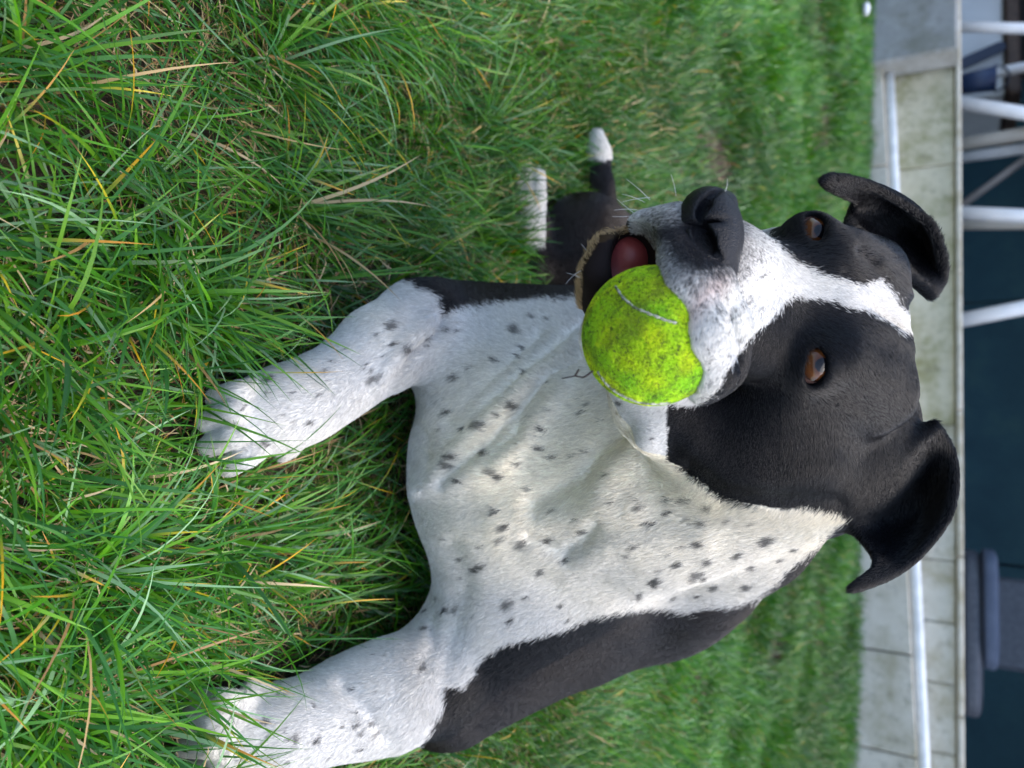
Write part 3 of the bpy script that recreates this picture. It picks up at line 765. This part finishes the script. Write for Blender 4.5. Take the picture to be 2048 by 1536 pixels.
def prism(name, prof, off0, off1, mat, parent=None, bev=0.004):
    """a slab: outline prof [(s, z)...] on the wall's plane, from off0 to off1 towards the camera, edges eased"""
    prof = np.array(prof); c = prof.mean(0)
    inner = c + (prof - c) * (1 - 2 * bev / np.ptp(prof, axis=0).clip(0.02))
    rings = [(prof, off0), (prof, off1 - bev), (inner, off1)]
    n = len(prof); vs = [wp(a, o, b) for pr, o in rings for a, b in pr]
    fs = [(k * n + j, k * n + (j + 1) % n, (k + 1) * n + (j + 1) % n, (k + 1) * n + j) for k in range(2) for j in range(n)]
    fs += [tuple(range(n))[::-1], tuple(range(2 * n, 3 * n))]
    return mesh_obj(name, vs, fs, mat, parent, smooth=False)

def stone(name, c0, c1, stain, amt):
    m = NT(name).set(Roughness=0.85)
    a = m.ramp(m.noise(14, 6, 0.65), [(0.3, c0), (0.7, c1)])
    st = m.ramp(m.noise(6.5, 7, 0.7), [(0.46, (0, 0, 0)), (0.66, (amt,) * 3)])
    bl = m.ramp(m.noise(23, 5, 0.7), [(0.55, (1, 1, 1)), (0.74, (0.55, 0.55, 0.52))])
    m.base(m.mix(1.0, m.mix(st, a, stain), bl, 'MULTIPLY')); m.bump(m.noise(120, 5), 0.4, 0.006); return m.m
stone_moss = stone('mossy_stone', (.58, .51, .35), (.70, .63, .47), (.26, .24, .09), 0.8)
stone_grey = stone('grey_stone', (.58, .53, .43), (.70, .65, .55), (.36, .30, .17), 0.8)
stone_low = stone('low_stone', (.52, .48, .40), (.62, .58, .50), (.30, .27, .17), 0.7)
mortar = stone('mortar', (.22, .21, .18), (.32, .31, .27), (.14, .14, .09), 0.6)
TOP_L, TOP_R = on_wall(1916, 100), on_wall(1936, 1500)
TOPZ = (TOP_L[1] + TOP_R[1]) / 2
wall = empty('retaining_wall', wp(0, 0, 0.1)); tag(wall, 'low stained stone slab wall running along the far edge of the lawn', 'wall')
winv = Matrix.Translation(-Vector(wall.location))
def wpart(o): o.parent = wall; o.matrix_parent_inverse = winv.copy(); return o
# line of the pipe = top of the lower course
pl0, pl1 = on_wall(1768, 150, 0.08), on_wall(1836, 1500, 0.08)
def ledge(s_): return pl0[1] + (pl1[1] - pl0[1]) * (s_ - pl0[0]) / (pl1[0] - pl0[0])
wpart(prism('core', [(-3.6, 0.0), (3.2, 0.0), (3.2, TOPZ - .03), (-3.6, TOPZ - .03)], -0.30, -0.012, mortar))
ups = [-3.6] + [on_wall(1880, q)[0] for q in (-260, 118, 330, 546, 850, 1120, 1245, 1366, 1506, 1650)] + [3.2]
for a, b in zip(ups[:-1], ups[1:]):
    mid = (a + b) / 2; g_ = 0.0020
    wpart(prism('slab', [(a + g_, ledge(a) - .03), (b - g_, ledge(b) - .03), (b - g_, TOPZ - .028), (a + g_, TOPZ - .028)], -0.05, rng.uniform(-.004, .004), stone_moss if mid < 0.35 else stone_grey))
cop = list(np.arange(-3.6, 3.3, 0.62))
for a, b in zip(cop[:-1], cop[1:]):
    wpart(prism('coping', [(a + .003, TOPZ - .024), (b - .003, TOPZ - .024), (b - .003, TOPZ), (a + .003, TOPZ)], -0.30, 0.022 + rng.uniform(-.003, .003), stone_grey, bev=.005))
lows = [on_wall(1770, 122, .1)[0]] + [on_wall(1770, q, 0.1)[0] for q in (330, 560, 820, 1080, 1303, 1503, 1720)] + [3.1]
for a, b in zip(lows[:-1], lows[1:]):
    wpart(prism('lower_slab', [(a + .003, 0.02), (b - .003, 0.02), (b - .003, ledge(b) - .004), (a + .003, ledge(a) - .004)], -0.008, 0.10 + rng.uniform(-.004, .004), stone_low))
# grey block at the wall's end
bl_r = on_wall(1830, 112, .16)[0]
blk = prism('concrete_block', [(-2.6, 0.03), (bl_r, 0.03), (bl_r, TOPZ - .012), (-2.6, TOPZ - .012)], 0.026, 0.16, stone('rough_concrete', (.25, .255, .25), (.34, .345, .34), (.17, .17, .13), 0.7), bev=.012)
tag(blk, 'big plain grey concrete block against the end of the stone wall', 'block')

def tube(name, pts, rad, mat, parent=None, n=12, caps=True):
    pts = [np.array(p, float) for p in pts]; vs, fs = [], []
    for k, p in enumerate(pts):
        ax = pts[min(k + 1, len(pts) - 1)] - pts[max(k - 1, 0)]; ax /= np.linalg.norm(ax)
        u = np.cross(ax, [0.13, 0.21, 1.0] if abs(ax[2]) < .9 else [1, 0.2, 0]); u /= np.linalg.norm(u); v = np.cross(ax, u)
        rk = rad[k] if hasattr(rad, '__len__') else rad
        for j in range(n): vs.append(p + (u * math.cos(j * 2 * math.pi / n) + v * math.sin(j * 2 * math.pi / n)) * rk)
        if k: fs += [((k - 1) * n + j, (k - 1) * n + (j + 1) % n, k * n + (j + 1) % n, k * n + j) for j in range(n)]
    if caps: fs += [tuple(range(n))[::-1], tuple(range((len(pts) - 1) * n, len(pts) * n))]
    return mesh_obj(name, vs, fs, mat, parent)
mpv = NT('white_plastic').set(Roughness=0.35); mpv.base(mpv.ramp(mpv.noise(20, 4), [(0.35, (.60, .62, .63)), (0.65, (.78, .79, .80))]))
ps = np.linspace(pl0[0] - .02, 3.0, 14)
pipe = tube('pipe', [wp(a, 0.055, ledge(a) + 0.020 + 0.002 * math.sin(a * 3)) for a in ps], 0.0225, mpv.m, n=16)
tag(pipe, 'long white plastic pipe lying on the ledge of the stone wall', 'pipe')

# terrace
mter = NT('terrace_paving').set(Roughness=0.8); mter.base(mter.ramp(mter.noise(9, 5), [(0.3, (.10, .10, .10)), (0.7, (.17, .17, .16))]))
ter = prism('terrace', [(-3.6, 0.2), (3.2, 0.2), (3.2, TOPZ - .006), (-3.6, TOPZ - .006)], -6.0, -0.302, mter.m); ter['kind'] = 'structure'; ter['label'] = 'dark paved terrace above the wall'
def on_terrace(ix, iy, back):
    s_, z = on_wall(ix, iy, -back); return np.array(wp(s_, -back, z))
def foot(iy, back):
    s_, z = on_wall(1926, iy, -back); return np.array(wp(s_, -back, TOPZ - .006))
mwh = NT('white_metal').set(Roughness=0.35); mwh.base(mwh.ramp(mwh.noise(15, 3), [(0.3, (.70, .71, .73)), (0.7, (.80, .80, .81))]))
mbr = NT('brown_wood').set(Roughness=0.6); mbr.base(mbr.ramp(mbr.noise(30, 5), [(0.3, (.035, .02, .015)), (0.7, (.08, .05, .035))]))
mgb = NT('grey_metal').set(Roughness=0.5, Base_Color=(.22, .20, .19, 1)); mbe = NT('beige_metal').set(Roughness=0.5, Base_Color=(.50, .46, .40, 1))
def leg(parent, a, b, back, rad, mat, up=0.42, name='leg'):
    """from the terrace floor up to seat height along the lean seen in the photograph: a at its foot, b at the picture's edge"""
    p = on_terrace(1926, a, back); q = on_terrace(2046, b, back); v = (q - p) / (q[2] - p[2])
    f = p + v * (TOPZ - .006 - p[2]); t = f + v * up
    o = tube(name, [f, f * .5 + t * .5, t], rad, mat); o.parent = parent; o.matrix_parent_inverse = Matrix.Translation(-parent.location); return t
def slat_between(name, a, b, parent, w_=0.03, h_=0.03, mat=None):
    o = tube(name, [a, (np.array(a) + b) / 2, b], w_, mat, n=8); o.parent = parent; o.matrix_parent_inverse = Matrix.Translation(-parent.location); return o
# chair at the pale box
ch = empty('garden_chair', tuple(foot(55, .45))); tag(ch, 'white metal garden chair standing on the terrace in front of the pale box', 'chair', 'garden chairs on the terrace')
t1 = leg(ch, 54, 57, .45, .028, mwh.m); t2 = leg(ch, 207, 226, .45, .034, mwh.m)
t3 = t1 + np.array([0.02, .42, 0]); t4 = t2 + np.array([0.02, .42, 0])
for t in (t3, t4): slat_between('leg', t, t - np.array([0, -.03, .42]), ch, .03, mat=mwh.m)
for k in range(5):
    f = k / 4; slat_between('seat_slat', t1 * (1 - f) + t3 * f, t2 * (1 - f) + t4 * f, ch, .035, mat=mbr.m)
for a in (t3, t4): slat_between('back_post', a, a + np.array([0, .12, .45]), ch, .022, mat=mwh.m)
for k in range(4): slat_between('back_slat', t3 + np.array([0, .05 + .02 * k, .15 + .09 * k]), t4 + np.array([0, .05 + .02 * k, .15 + .09 * k]), ch, .03, mat=mbr.m)
ch2 = empty('garden_chair', tuple(foot(440, .5))); tag(ch2, 'white metal garden chair with crossed legs standing before the dark teal screen', 'chair', 'garden chairs on the terrace')
a1 = leg(ch2, 426, 432, .42, .034, mwh.m); a2 = leg(ch2, 640, 616, .42, .036, mwh.m)
a3 = leg(ch2, 288, 268, .75, .036, mbe.m); leg(ch2, 408, 322, .80, .020, mgb.m, name='brace')
leg(ch2, 450, 449, .60, .026, mbe.m)  # tube standing in for the beige shadow beside the white leg
a4 = a2 + (a3 - a1)
for k in range(5):
    f = k / 4; slat_between('seat_slat', a1 * (1 - f) + a3 * f, a2 * (1 - f) + a4 * f, ch2, .03, mat=mbr.m)
for a in (a3, a4): slat_between('back_post', a, a + np.array([0, .12, .45]), ch2, .022, mat=mwh.m)
for k in range(4): slat_between('back_slat', a3 + np.array([0, .05 + .02 * k, .15 + .09 * k]), a4 + np.array([0, .05 + .02 * k, .15 + .09 * k]), ch2, .03, mat=mbr.m)
# pale storage box
def rbox(name, s0, s1, b0, b1, z0, z1, mat, parent=None, bev=0.03):
    o = prism(name, [(s0 + bev, z0), (s1 - bev, z0), (s1, z0 + bev), (s1, z1 - bev), (s1 - bev, z1), (s0 + bev, z1), (s0, z1 - bev), (s0, z0 + bev)], -b1, -b0, mat, bev=bev * .7)
    if parent: o.parent = parent; o.matrix_parent_inverse = Matrix.Translation(-parent.location)
    return o
mpale = NT('pale_plastic').set(Roughness=0.5); mpale.base(mpale.ramp(mpale.noise(6, 3), [(0.3, (.50, .52, .53)), (0.7, (.58, .60, .61))]))
TZ = TOPZ - .006
bx = empty('storage_box', wp(-2.7, -1.4, TZ)); tag(bx, 'pale grey garden storage box on the terrace behind the chair', 'storage box')
e0, e1 = on_wall(1980, -120, -1.1)[0], on_wall(1980, 192, -1.1)[0]; zt = on_wall(2028, 90, -1.1)[1]
rbox('box_body', e0, e1, 1.1, 1.7, TZ, zt - .05, mpale.m, bx, .02); rbox('lid', e0 - .03, e1 + .03, 1.06, 1.74, zt - .046, zt + .03, mbr.m, bx, .02)
mdb = NT('dark_blue_plastic').set(Roughness=0.45, Base_Color=(.02, .04, .10, 1)); mnv = NT('navy_plastic').set(Roughness=0.5, Base_Color=(.012, .022, .045, 1))
bk = empty('bucket', tuple(foot(168, .85))); tag(bk, 'small dark blue bucket with a handle beside the chair leg', 'bucket')
cb = on_terrace(1926, 168, .85); hz = on_terrace(1992, 168, .85)[2]; cb[2] = TZ
o = tube('tub', [cb, cb * .5 + np.array([*cb[:2], hz]) * .5, np.array([*cb[:2], hz])], [.055, .062, .07], mdb.m, n=20); o.parent = bk; o.matrix_parent_inverse = Matrix.Translation(-bk.location)
hp = [np.array([cb[0] + .075 * math.cos(t), cb[1], hz - .01 + .075 * math.sin(t)]) for t in np.linspace(0, math.pi, 11)]
o = tube('handle', hp, .006, mnv.m, n=8); o.parent = bk; o.matrix_parent_inverse = Matrix.Translation(-bk.location)
p = on_terrace(1926, 128, .95); q = on_terrace(2010, 90, 1.05); v = (q - p) / (q[2] - p[2]); f = p + v * (TZ - p[2])
vs, fs = [], []
for k, (t, wk) in enumerate(((0, .03), (.25, .034), (.9, .03), (1.0, .018))):
    c = f * (1 - t) + q * t
    for a, b in ((-1, -1), (1, -1), (1, 1), (-1, 1)): vs.append(c + np.array([a * wk, b * .012, a * wk * .3]))
    if k: fs += [((k - 1) * 4 + j, (k - 1) * 4 + (j + 1) % 4, k * 4 + (j + 1) % 4, k * 4 + j) for j in range(4)]
fs += [(0, 3, 2, 1), (12, 13, 14, 15)]
tag(mesh_obj('board', vs, fs, mnv.m, smooth=False), 'dark navy board leaning against the pale storage box', 'board')
# lounger with a blue cushion
lo = empty('garden_lounger', tuple(foot(1220, .6))); tag(lo, 'low dark lounger with a blue grey cushion on the terrace', 'lounger')
l0, l1 = on_wall(1970, 1092, -.5)[0], on_wall(1970, 1345, -.5)[0]; l2 = on_wall(1960, 1450, -.5)[0]; zc = on_wall(2002, 1200, -.5)[1]
mcu = NT('blue_fabric').set(Roughness=0.8); mcu.base(mcu.ramp(mcu.noise(14, 4), [(0.3, (.055, .075, .12)), (0.7, (.085, .11, .165))])); mdk = NT('dark_rattan').set(Roughness=0.6); mdk.base(mdk.ramp(mdk.noise(60, 3), [(0.3, (.05, .055, .07)), (0.7, (.09, .10, .12))]))
def pad(name, s0, s1, b0, b1, z0, z1, mat):
    V, Q = uv_sphere(1.0, 40, 28); V = np.sign(V) * np.abs(V) ** .42
    c = ((s0 + s1) / 2, -(b0 + b1) / 2, (z0 + z1) / 2); h = ((s1 - s0) / 2, (b1 - b0) / 2, (z1 - z0) / 2)
    o = np_mesh(name, np.array([wp(c[0] + v[0] * h[0], c[1] + v[1] * h[1], c[2] + v[2] * h[2]) for v in V]), Q, mat); o.parent = lo; o.matrix_parent_inverse = Matrix.Translation(-lo.location)
pad('frame', l0 + .01, l2, .5, 1.3, TZ, TZ + (zc - TZ) * .60, mdk.m)
pad('cushion', l0, l1, .48, 1.25, TZ + (zc - TZ) * .50, zc, mcu.m)
rbox('backrest', l1 - .45, l1 + .02, 1.2, 1.34, TZ + .02, zc + .35, mdk.m, lo, .03)
# back of the terrace: a dark teal screen under the added canopy
mscr = NT('teal_screen').set(Roughness=0.75); mscr.base(mscr.ramp(mscr.noise(3.5, 5, .6), [(0.3, (.016, .062, .090)), (0.55, (.024, .082, .110)), (0.75, (.040, .110, .120))])); mscr.bump(mscr.noise(40, 3), .3, .02)
hd = empty('privacy_screen', wp(0, -3.2, TZ)); tag(hd, 'smooth dark teal privacy screen closing the back of the terrace', 'screen')
for a, b in ((-3.5, -1.5), (-1.48, .6), (.62, 3.1)):
    o = prism('panel', [(a, TZ + .03), (b, TZ + .03), (b, 2.30), (a, 2.30)], -3.25, -3.2, mscr.m); o.parent = hd; o.matrix_parent_inverse = Matrix.Translation(-hd.location)
for a in (-1.49, .61):
    o = tube('post', [wp(a, -3.28, TZ), wp(a, -3.28, 1.4), wp(a, -3.28, 2.3)], .025, mnv.m); o.parent = hd; o.matrix_parent_inverse = Matrix.Translation(-hd.location)
cn = empty('added_canopy', wp(0, -1.5, TZ)); tag(cn, 'unseen dark canopy roof added to shade the terrace', 'canopy')  # unseen roof, put in so that the back of the terrace falls dark
mcan = NT('canopy_cloth').set(Roughness=.9, Base_Color=(.05, .05, .055, 1))
o = prism('roof', [(-3.6, 2.35), (3.2, 2.35), (3.2, 2.41), (-3.6, 2.41)], -3.9, -0.35, mcan.m); o.parent = cn; o.matrix_parent_inverse = Matrix.Translation(-cn.location)
for a, b in ((-3.4, .5), (3.0, .5), (-3.4, 3.85), (3.0, 3.85)):
    o = tube('post', [wp(a, -b, TZ), wp(a, -b, 1.4), wp(a, -b, 2.349)], .04, mwh.m); o.parent = cn; o.matrix_parent_inverse = Matrix.Translation(-cn.location)
for a in (-3.5, 3.1):
    o = prism('side_screen', [(a - .02, TZ), (a + .02, TZ), (a + .02, 2.34), (a - .02, 2.34)], -3.8, -0.6, mcan.m); o.parent = cn; o.matrix_parent_inverse = Matrix.Translation(-cn.location)

# ------------------------------------------------------------------ grass
def blades(base, phi, L, w_, th0, th1, curl, seg, r):
    """ribbons: base (n,3), heading phi, length, width, lean at root and tip, sideways curl"""
    n = len(L); s = np.linspace(0, 1, seg + 1); ds = 1.0 / seg
    sm = (s[:-1] + s[1:]) / 2
    th = th0[:, None] + (th1 - th0)[:, None] * sm ** 1.1; ph = phi[:, None] + curl[:, None] * sm
    st = np.stack([np.sin(th) * np.cos(ph), np.sin(th) * np.sin(ph), np.cos(th)], -1) * (L[:, None] * ds)[..., None]
    C = np.concatenate([np.zeros((n, 1, 3)), np.cumsum(st, 1)], 1) + base[:, None, :]
    C[:, 1:, 2] = np.maximum(C[:, 1:, 2], base[:, None, 2] + 0.003 + 0.004 * r.random((n, 1)))
    phs = phi[:, None] + curl[:, None] * s
    tw = r.uniform(-.9, .9, n)[:, None] + r.uniform(-.6, .6, n)[:, None] * s
    side = np.stack([-np.sin(phs) * np.cos(tw), np.cos(phs) * np.cos(tw), np.sin(tw)], -1)
    prof = np.clip(np.minimum(0.55 + 1.8 * s, 1.0) * (1 - s ** 2.6), 0.03, 1)
    wv = w_[:, None] * prof
    V = np.stack([C - side * wv[..., None] * .5, C + side * wv[..., None] * .5], 2)       # n, seg+1, 2, 3
    return C, V
GREENS = np.array([lin(48, 100, 17), lin(66, 117, 15), lin(40, 90, 31), lin(84, 130, 27), lin(55, 105, 44), lin(106, 140, 100)])
STRAW = np.array([lin(176, 150, 104), lin(150, 118, 74), lin(196, 176, 136)])
YELL = np.array([lin(196, 150, 24), lin(170, 120, 40), lin(188, 170, 40)])
PAW_LINES = [[c2w(cv(*q))[:2] for q in ((410, 840, .50), (545, 820, .538), (680, 745, .575), (835, 640, .628))],
             [c2w(cv(*q))[:2] for q in ((370, 1468, .50), (540, 1458, .54), (690, 1400, .585), (850, 1352, .632))]]
def emit(acc, base, phi, L, w_, th0, th1, curl, seg, r, straw=0.0, check=False, yellow=0.05, pressed=True):
    n = len(L)
    if check and pressed:                                                # pressed down round the forelegs
        dp = np.minimum(*[dist_line(base[:, :2], ln) for ln in PAW_LINES])
        near = np.clip(1 - (dp - 0.035) / 0.06, 0, 1) * (r.random(n) > 0.13)
        L = L * (1 - 0.68 * near); th0 = th0 + 0.5 * near
    C, V = blades(base, phi, L, w_, th0, th1, curl, seg, r)
    if check:
        cc = w2c(C.reshape(-1, 3)); sd_ = DF.sample(cc).reshape(n, -1)
        ok = (sd_[:, 0] > 0.004) & (sd_.min(1) > -0.0015); C, V = C[ok], V[ok]; n = len(C)
    g = GREENS[r.choice(len(GREENS), n, p=[.24, .22, .2, .14, .12, .08])] * r.uniform(.75, 1.25, (n, 1))
    g = g * (1 + 0.22 * vnoise(C[:, 0, :2], 9, 95) + 0.15 * vnoise(C[:, 0, :2], 2.5, 96)).clip(.5, 1.5)[:, None]
    s = np.linspace(0, 1, seg + 1)
    col = np.repeat(g[:, None, :], seg + 1, 1)
    yt = r.random(n) < yellow; yc = YELL[r.integers(0, 3, n)]
    tipw = np.clip((s[None] - r.uniform(.45, .85, n)[:, None]) * 4, 0, 1) * yt[:, None]
    col = col * (1 - tipw[..., None]) + yc[:, None, :] * tipw[..., None]
    isst = r.random(n) < straw; col[isst] = (STRAW[r.integers(0, 3, n)] * r.uniform(.6, 1.1, (n, 1)))[isst][:, None, :]
    acc.append((V, np.repeat(col[:, :, None, :], 2, 2), seg))
    return n

def finish(name, acc, mat):
    Vs, Cs, Qs, off = [], [], [], 0
    for V, Cc, seg in acc:
        n = len(V); m_ = (seg + 1) * 2
        q = np.array([(2 * k, 2 * k + 1, 2 * k + 3, 2 * k + 2) for k in range(seg)])
        Qs.append((q[None] + (np.arange(n) * m_)[:, None, None]).reshape(-1, 4) + off); off += n * m_
        Vs.append(V.reshape(-1, 3)); Cs.append(Cc.reshape(-1, 3))
    V = np.concatenate(Vs); Q = np.concatenate(Qs); Cc = np.concatenate(Cs)
    print(name, 'blade quads', len(Q))
    o = np_mesh(name, V, Q, mat); set_col(o, 'tint', Cc); return o

mg = NT('grass_blade').set(Roughness=0.38); mg.b.inputs['Specular IOR Level'].default_value = 0.42
ga = mg.n('Attribute', attribute_name='tint'); mg.base(ga.outputs['Color'])
tr = mg.n('BsdfTranslucent'); hs = mg.n('HueSaturation', i_Saturation=1.1, i_Value=1.3); mg.l(ga.outputs['Color'], hs.inputs['Color']); mg.l(hs.outputs[0], tr.inputs[0])
mx = mg.n('MixShader'); mx.inputs[0].default_value = 0.26
mg.l(mg.b.outputs[0], mx.inputs[1]); mg.l(tr.outputs[0], mx.inputs[2]); mg.l(mx.outputs[0], mg.t.nodes['Material Output'].inputs[0])

BARE = [(1425, 318, .10), (1545, 1300, .08), (1640, 250, .10), (1335, 330, .05), (120, 200, .03), (60, 380, .04), (250, 700, .02)]
def on_ground(ix, iy, z=0.0):
    dr = (iy - 768) / H * Rv + (ix - 1024) / H * Uv + Fv; t = (z - CAM_H) / dr[2]
    p = C0 + dr * t
    if p[1] > 1.1:
        for _ in range(12):
            t = (float(ground_z(0, p[1])) - CAM_H) / dr[2]; p = 0.5 * p + 0.5 * (C0 + dr * t)
    return p
BAREP = [(on_ground(a, b)[:2], c) for a, b, c in BARE]
def scatter(n, y0, y1, r, margin=1.25):
    y = y0 + (y1 - y0) * r.random(n * 2); hw = (0.22 + y * 0.56) * margin
    x = r.uniform(-1, 1, n * 2) * (0.22 + y1 * 0.56) * margin
    k = np.abs(x) < hw; x, y = x[k][:n], y[k][:n]
    keep = np.ones(len(x), bool)
    for c, rr in BAREP: keep &= (np.hypot(x - c[0], (y - c[1]) * .7) > rr * (0.55 + 0.45 * r.random(len(x))) ) | (r.random(len(x)) < .12)
    # stop at the wall
    keep &= ((np.stack([x, y - WY], 1) @ wn) > 0.11 + .02 * r.random(len(x)))
    x, y = x[keep], y[keep]
    return np.stack([x, y, ground_z(x, y)], 1)
def heading(p, r, spread):
    q = p[:, :2]
    return 1.4 * vnoise(q, 6.0, 81) + 0.9 * vnoise(q, 15., 82) + 0.7 + r.normal(size=len(p)) * spread
def grass():
    r = np.random.default_rng(21); acc = []
    # short undergrowth near the camera
    b = scatter(60000, 0.10, 1.35, r); b = b[(b[:, 1] > .62) | (r.random(len(b)) < np.clip(.45 + .5 * vnoise(b[:, :2], 14, 91), .12, 1))]; n = len(b)
    emit(acc, b, heading(b, r, 1.5), r.uniform(.022, .06, n), r.uniform(.0012, .0026, n), r.uniform(.1, .9, n), r.uniform(.5, 1.6, n), r.normal(0, .5, n), 4, r, .05, True, .03)
    # dead thatch lying flat
    b = np.concatenate([scatter(14000, 0.10, 1.3, r), scatter(9000, 0.08, .6, r)]); n = len(b); b[:, 2] += r.uniform(0, .014, n)
    emit(acc, b, r.uniform(0, 6.28, n), r.uniform(.02, .06, n), r.uniform(.0007, .0014, n), r.uniform(1.1, 1.5, n), r.uniform(1.3, 1.8, n), r.normal(0, .9, n), 4, r, .62, True)
    # long blades combed in swirls
    b = scatter(8000, 0.06, 0.62, r); n = len(b)
    emit(acc, b, heading(b, r, .6), r.uniform(.045, .105, n), r.uniform(.0015, .0031, n), r.uniform(.2, .9, n), r.uniform(.9, 1.75, n), r.normal(0, .45, n), 8, r, .025, True, .07)
    b = scatter(9000, 0.5, 1.4, r); n = len(b)
    emit(acc, b, heading(b, r, .8), r.uniform(.04, .08, n), r.uniform(.0018, .0032, n), r.uniform(.1, .7, n), r.uniform(.6, 1.5, n), r.normal(0, .4, n), 6, r, .015, True, .03)
    # tufts
    for k in range(46):
        if k < 6: c = on_ground(*[(240, 395), (520, 130), (60, 700), (150, 1150), (330, 560), (40, 1420)][k])[:2]
        else: c = scatter(1, .12, .75, r)[:, :2]; c = c[0] if len(c) else np.array([.3, .3])
        n = int(r.integers(35, 90)); ph = r.uniform(0, 6.28, n); rr = np.abs(r.normal(0, .012, n))
        b = np.stack([c[0] + rr * np.cos(ph), c[1] + rr * np.sin(ph), np.zeros(n)], 1)
        emit(acc, b, ph + r.normal(0, .4, n), r.uniform(.055, .13, n), r.uniform(.0016, .0034, n), r.uniform(.2, .8, n), r.uniform(.9, 1.9, n), r.normal(0, .4, n), 9, r, .025, True, .11)
    for cx_, cy_, m_ in ((1040, 345, 160), (1030, 420, 160), (1050, 300, 120), (1175, 275, 160), (1165, 330, 140), (1020, 480, 120), (1190, 240, 80)):
        c = on_ground(cx_ - 25, cy_)[:2]; n = m_
        b = np.stack([c[0] + r.normal(0, .03, n), c[1] + r.normal(0, .03, n), np.zeros(n)], 1)
        emit(acc, b, r.uniform(0, 6.28, n), r.uniform(.03, .07, n), r.uniform(.0018, .003, n), r.uniform(0, .5, n), r.uniform(.3, 1.3, n), r.normal(0, .4, n), 6, r, .02, True, .03)
    # blades that lean over the forepaws
    for (bx_, by_), (tx_, ty_), m_ in (((395, 640), (520, 760), 34), ((470, 640), (600, 720), 30), ((350, 760), (470, 830), 22), ((345, 900), (470, 900), 16), ((430, 985), (500, 900), 10),
                                       ((600, 600), (720, 640), 18), ((330, 1330), (450, 1420), 26), ((300, 1440), (440, 1460), 30), ((310, 1520), (440, 1500), 26), ((420, 1320), (520, 1400), 18), ((560, 1270), (660, 1330), 12)):
        c = on_ground(bx_, by_)[:2]; t = on_ground(tx_, ty_)[:2]; n = m_; a = math.atan2(*(t - c)[::-1])
        b = np.stack([c[0] + r.normal(0, .014, n), c[1] + r.normal(0, .014, n), np.zeros(n)], 1)
        emit(acc, b, a + r.normal(0, .4, n), r.uniform(.06, .115, n), r.uniform(.0016, .003, n), r.uniform(.15, .6, n), r.uniform(.8, 1.5, n), r.normal(0, .35, n), 9, r, .03, True, .12, False)
    # the mown lawn further back
    b = scatter(95000, 1.3, 2.5, r); n = len(b)
    emit(acc, b, heading(b, r, 1.2), r.uniform(.025, .06, n) * np.clip(1 + .5 * vnoise(b[:, :2], 11, 97), .5, 1.8), r.uniform(.0022, .004, n), r.uniform(.1, .7, n), r.uniform(.5, 1.5, n), r.normal(0, .4, n), 3, r, .012, False, .015)
    b = scatter(105000, 2.4, 4.8, r); n = len(b)
    emit(acc, b, heading(b, r, 1.2), r.uniform(.03, .065, n) * np.clip(1 + .35 * vnoise(b[:, :2], 7, 98), .5, 1.7), r.uniform(.003, .0055, n), r.uniform(.1, .6, n), r.uniform(.4, 1.4, n), r.normal(0, .4, n), 3, r, .008, False, .01)
    o = finish('grass', acc, mg.m); o['kind'] = 'stuff'; tag(o, 'long green lawn grass with yellow tips and dry straw between', 'grass', kind='stuff')
grass()
# a pale scrap lying in the lawn near the block
p = on_ground(1712, 22); r = np.random.default_rng(3)
V, Q = uv_sphere(1.0, 16, 10); V = V * (1 + .25 * vnoise(V, 1.6, 5))[:, None] * np.array([.028, .020, .014]) + np.array([p[0], p[1], p[2] + .04])
tag(np_mesh('pebble', V, Q, NT('pale_pebble').set(Roughness=.7, Base_Color=(.7, .72, .76, 1)).m), 'single small pale stone lying in the lawn near the concrete block', 'stone')
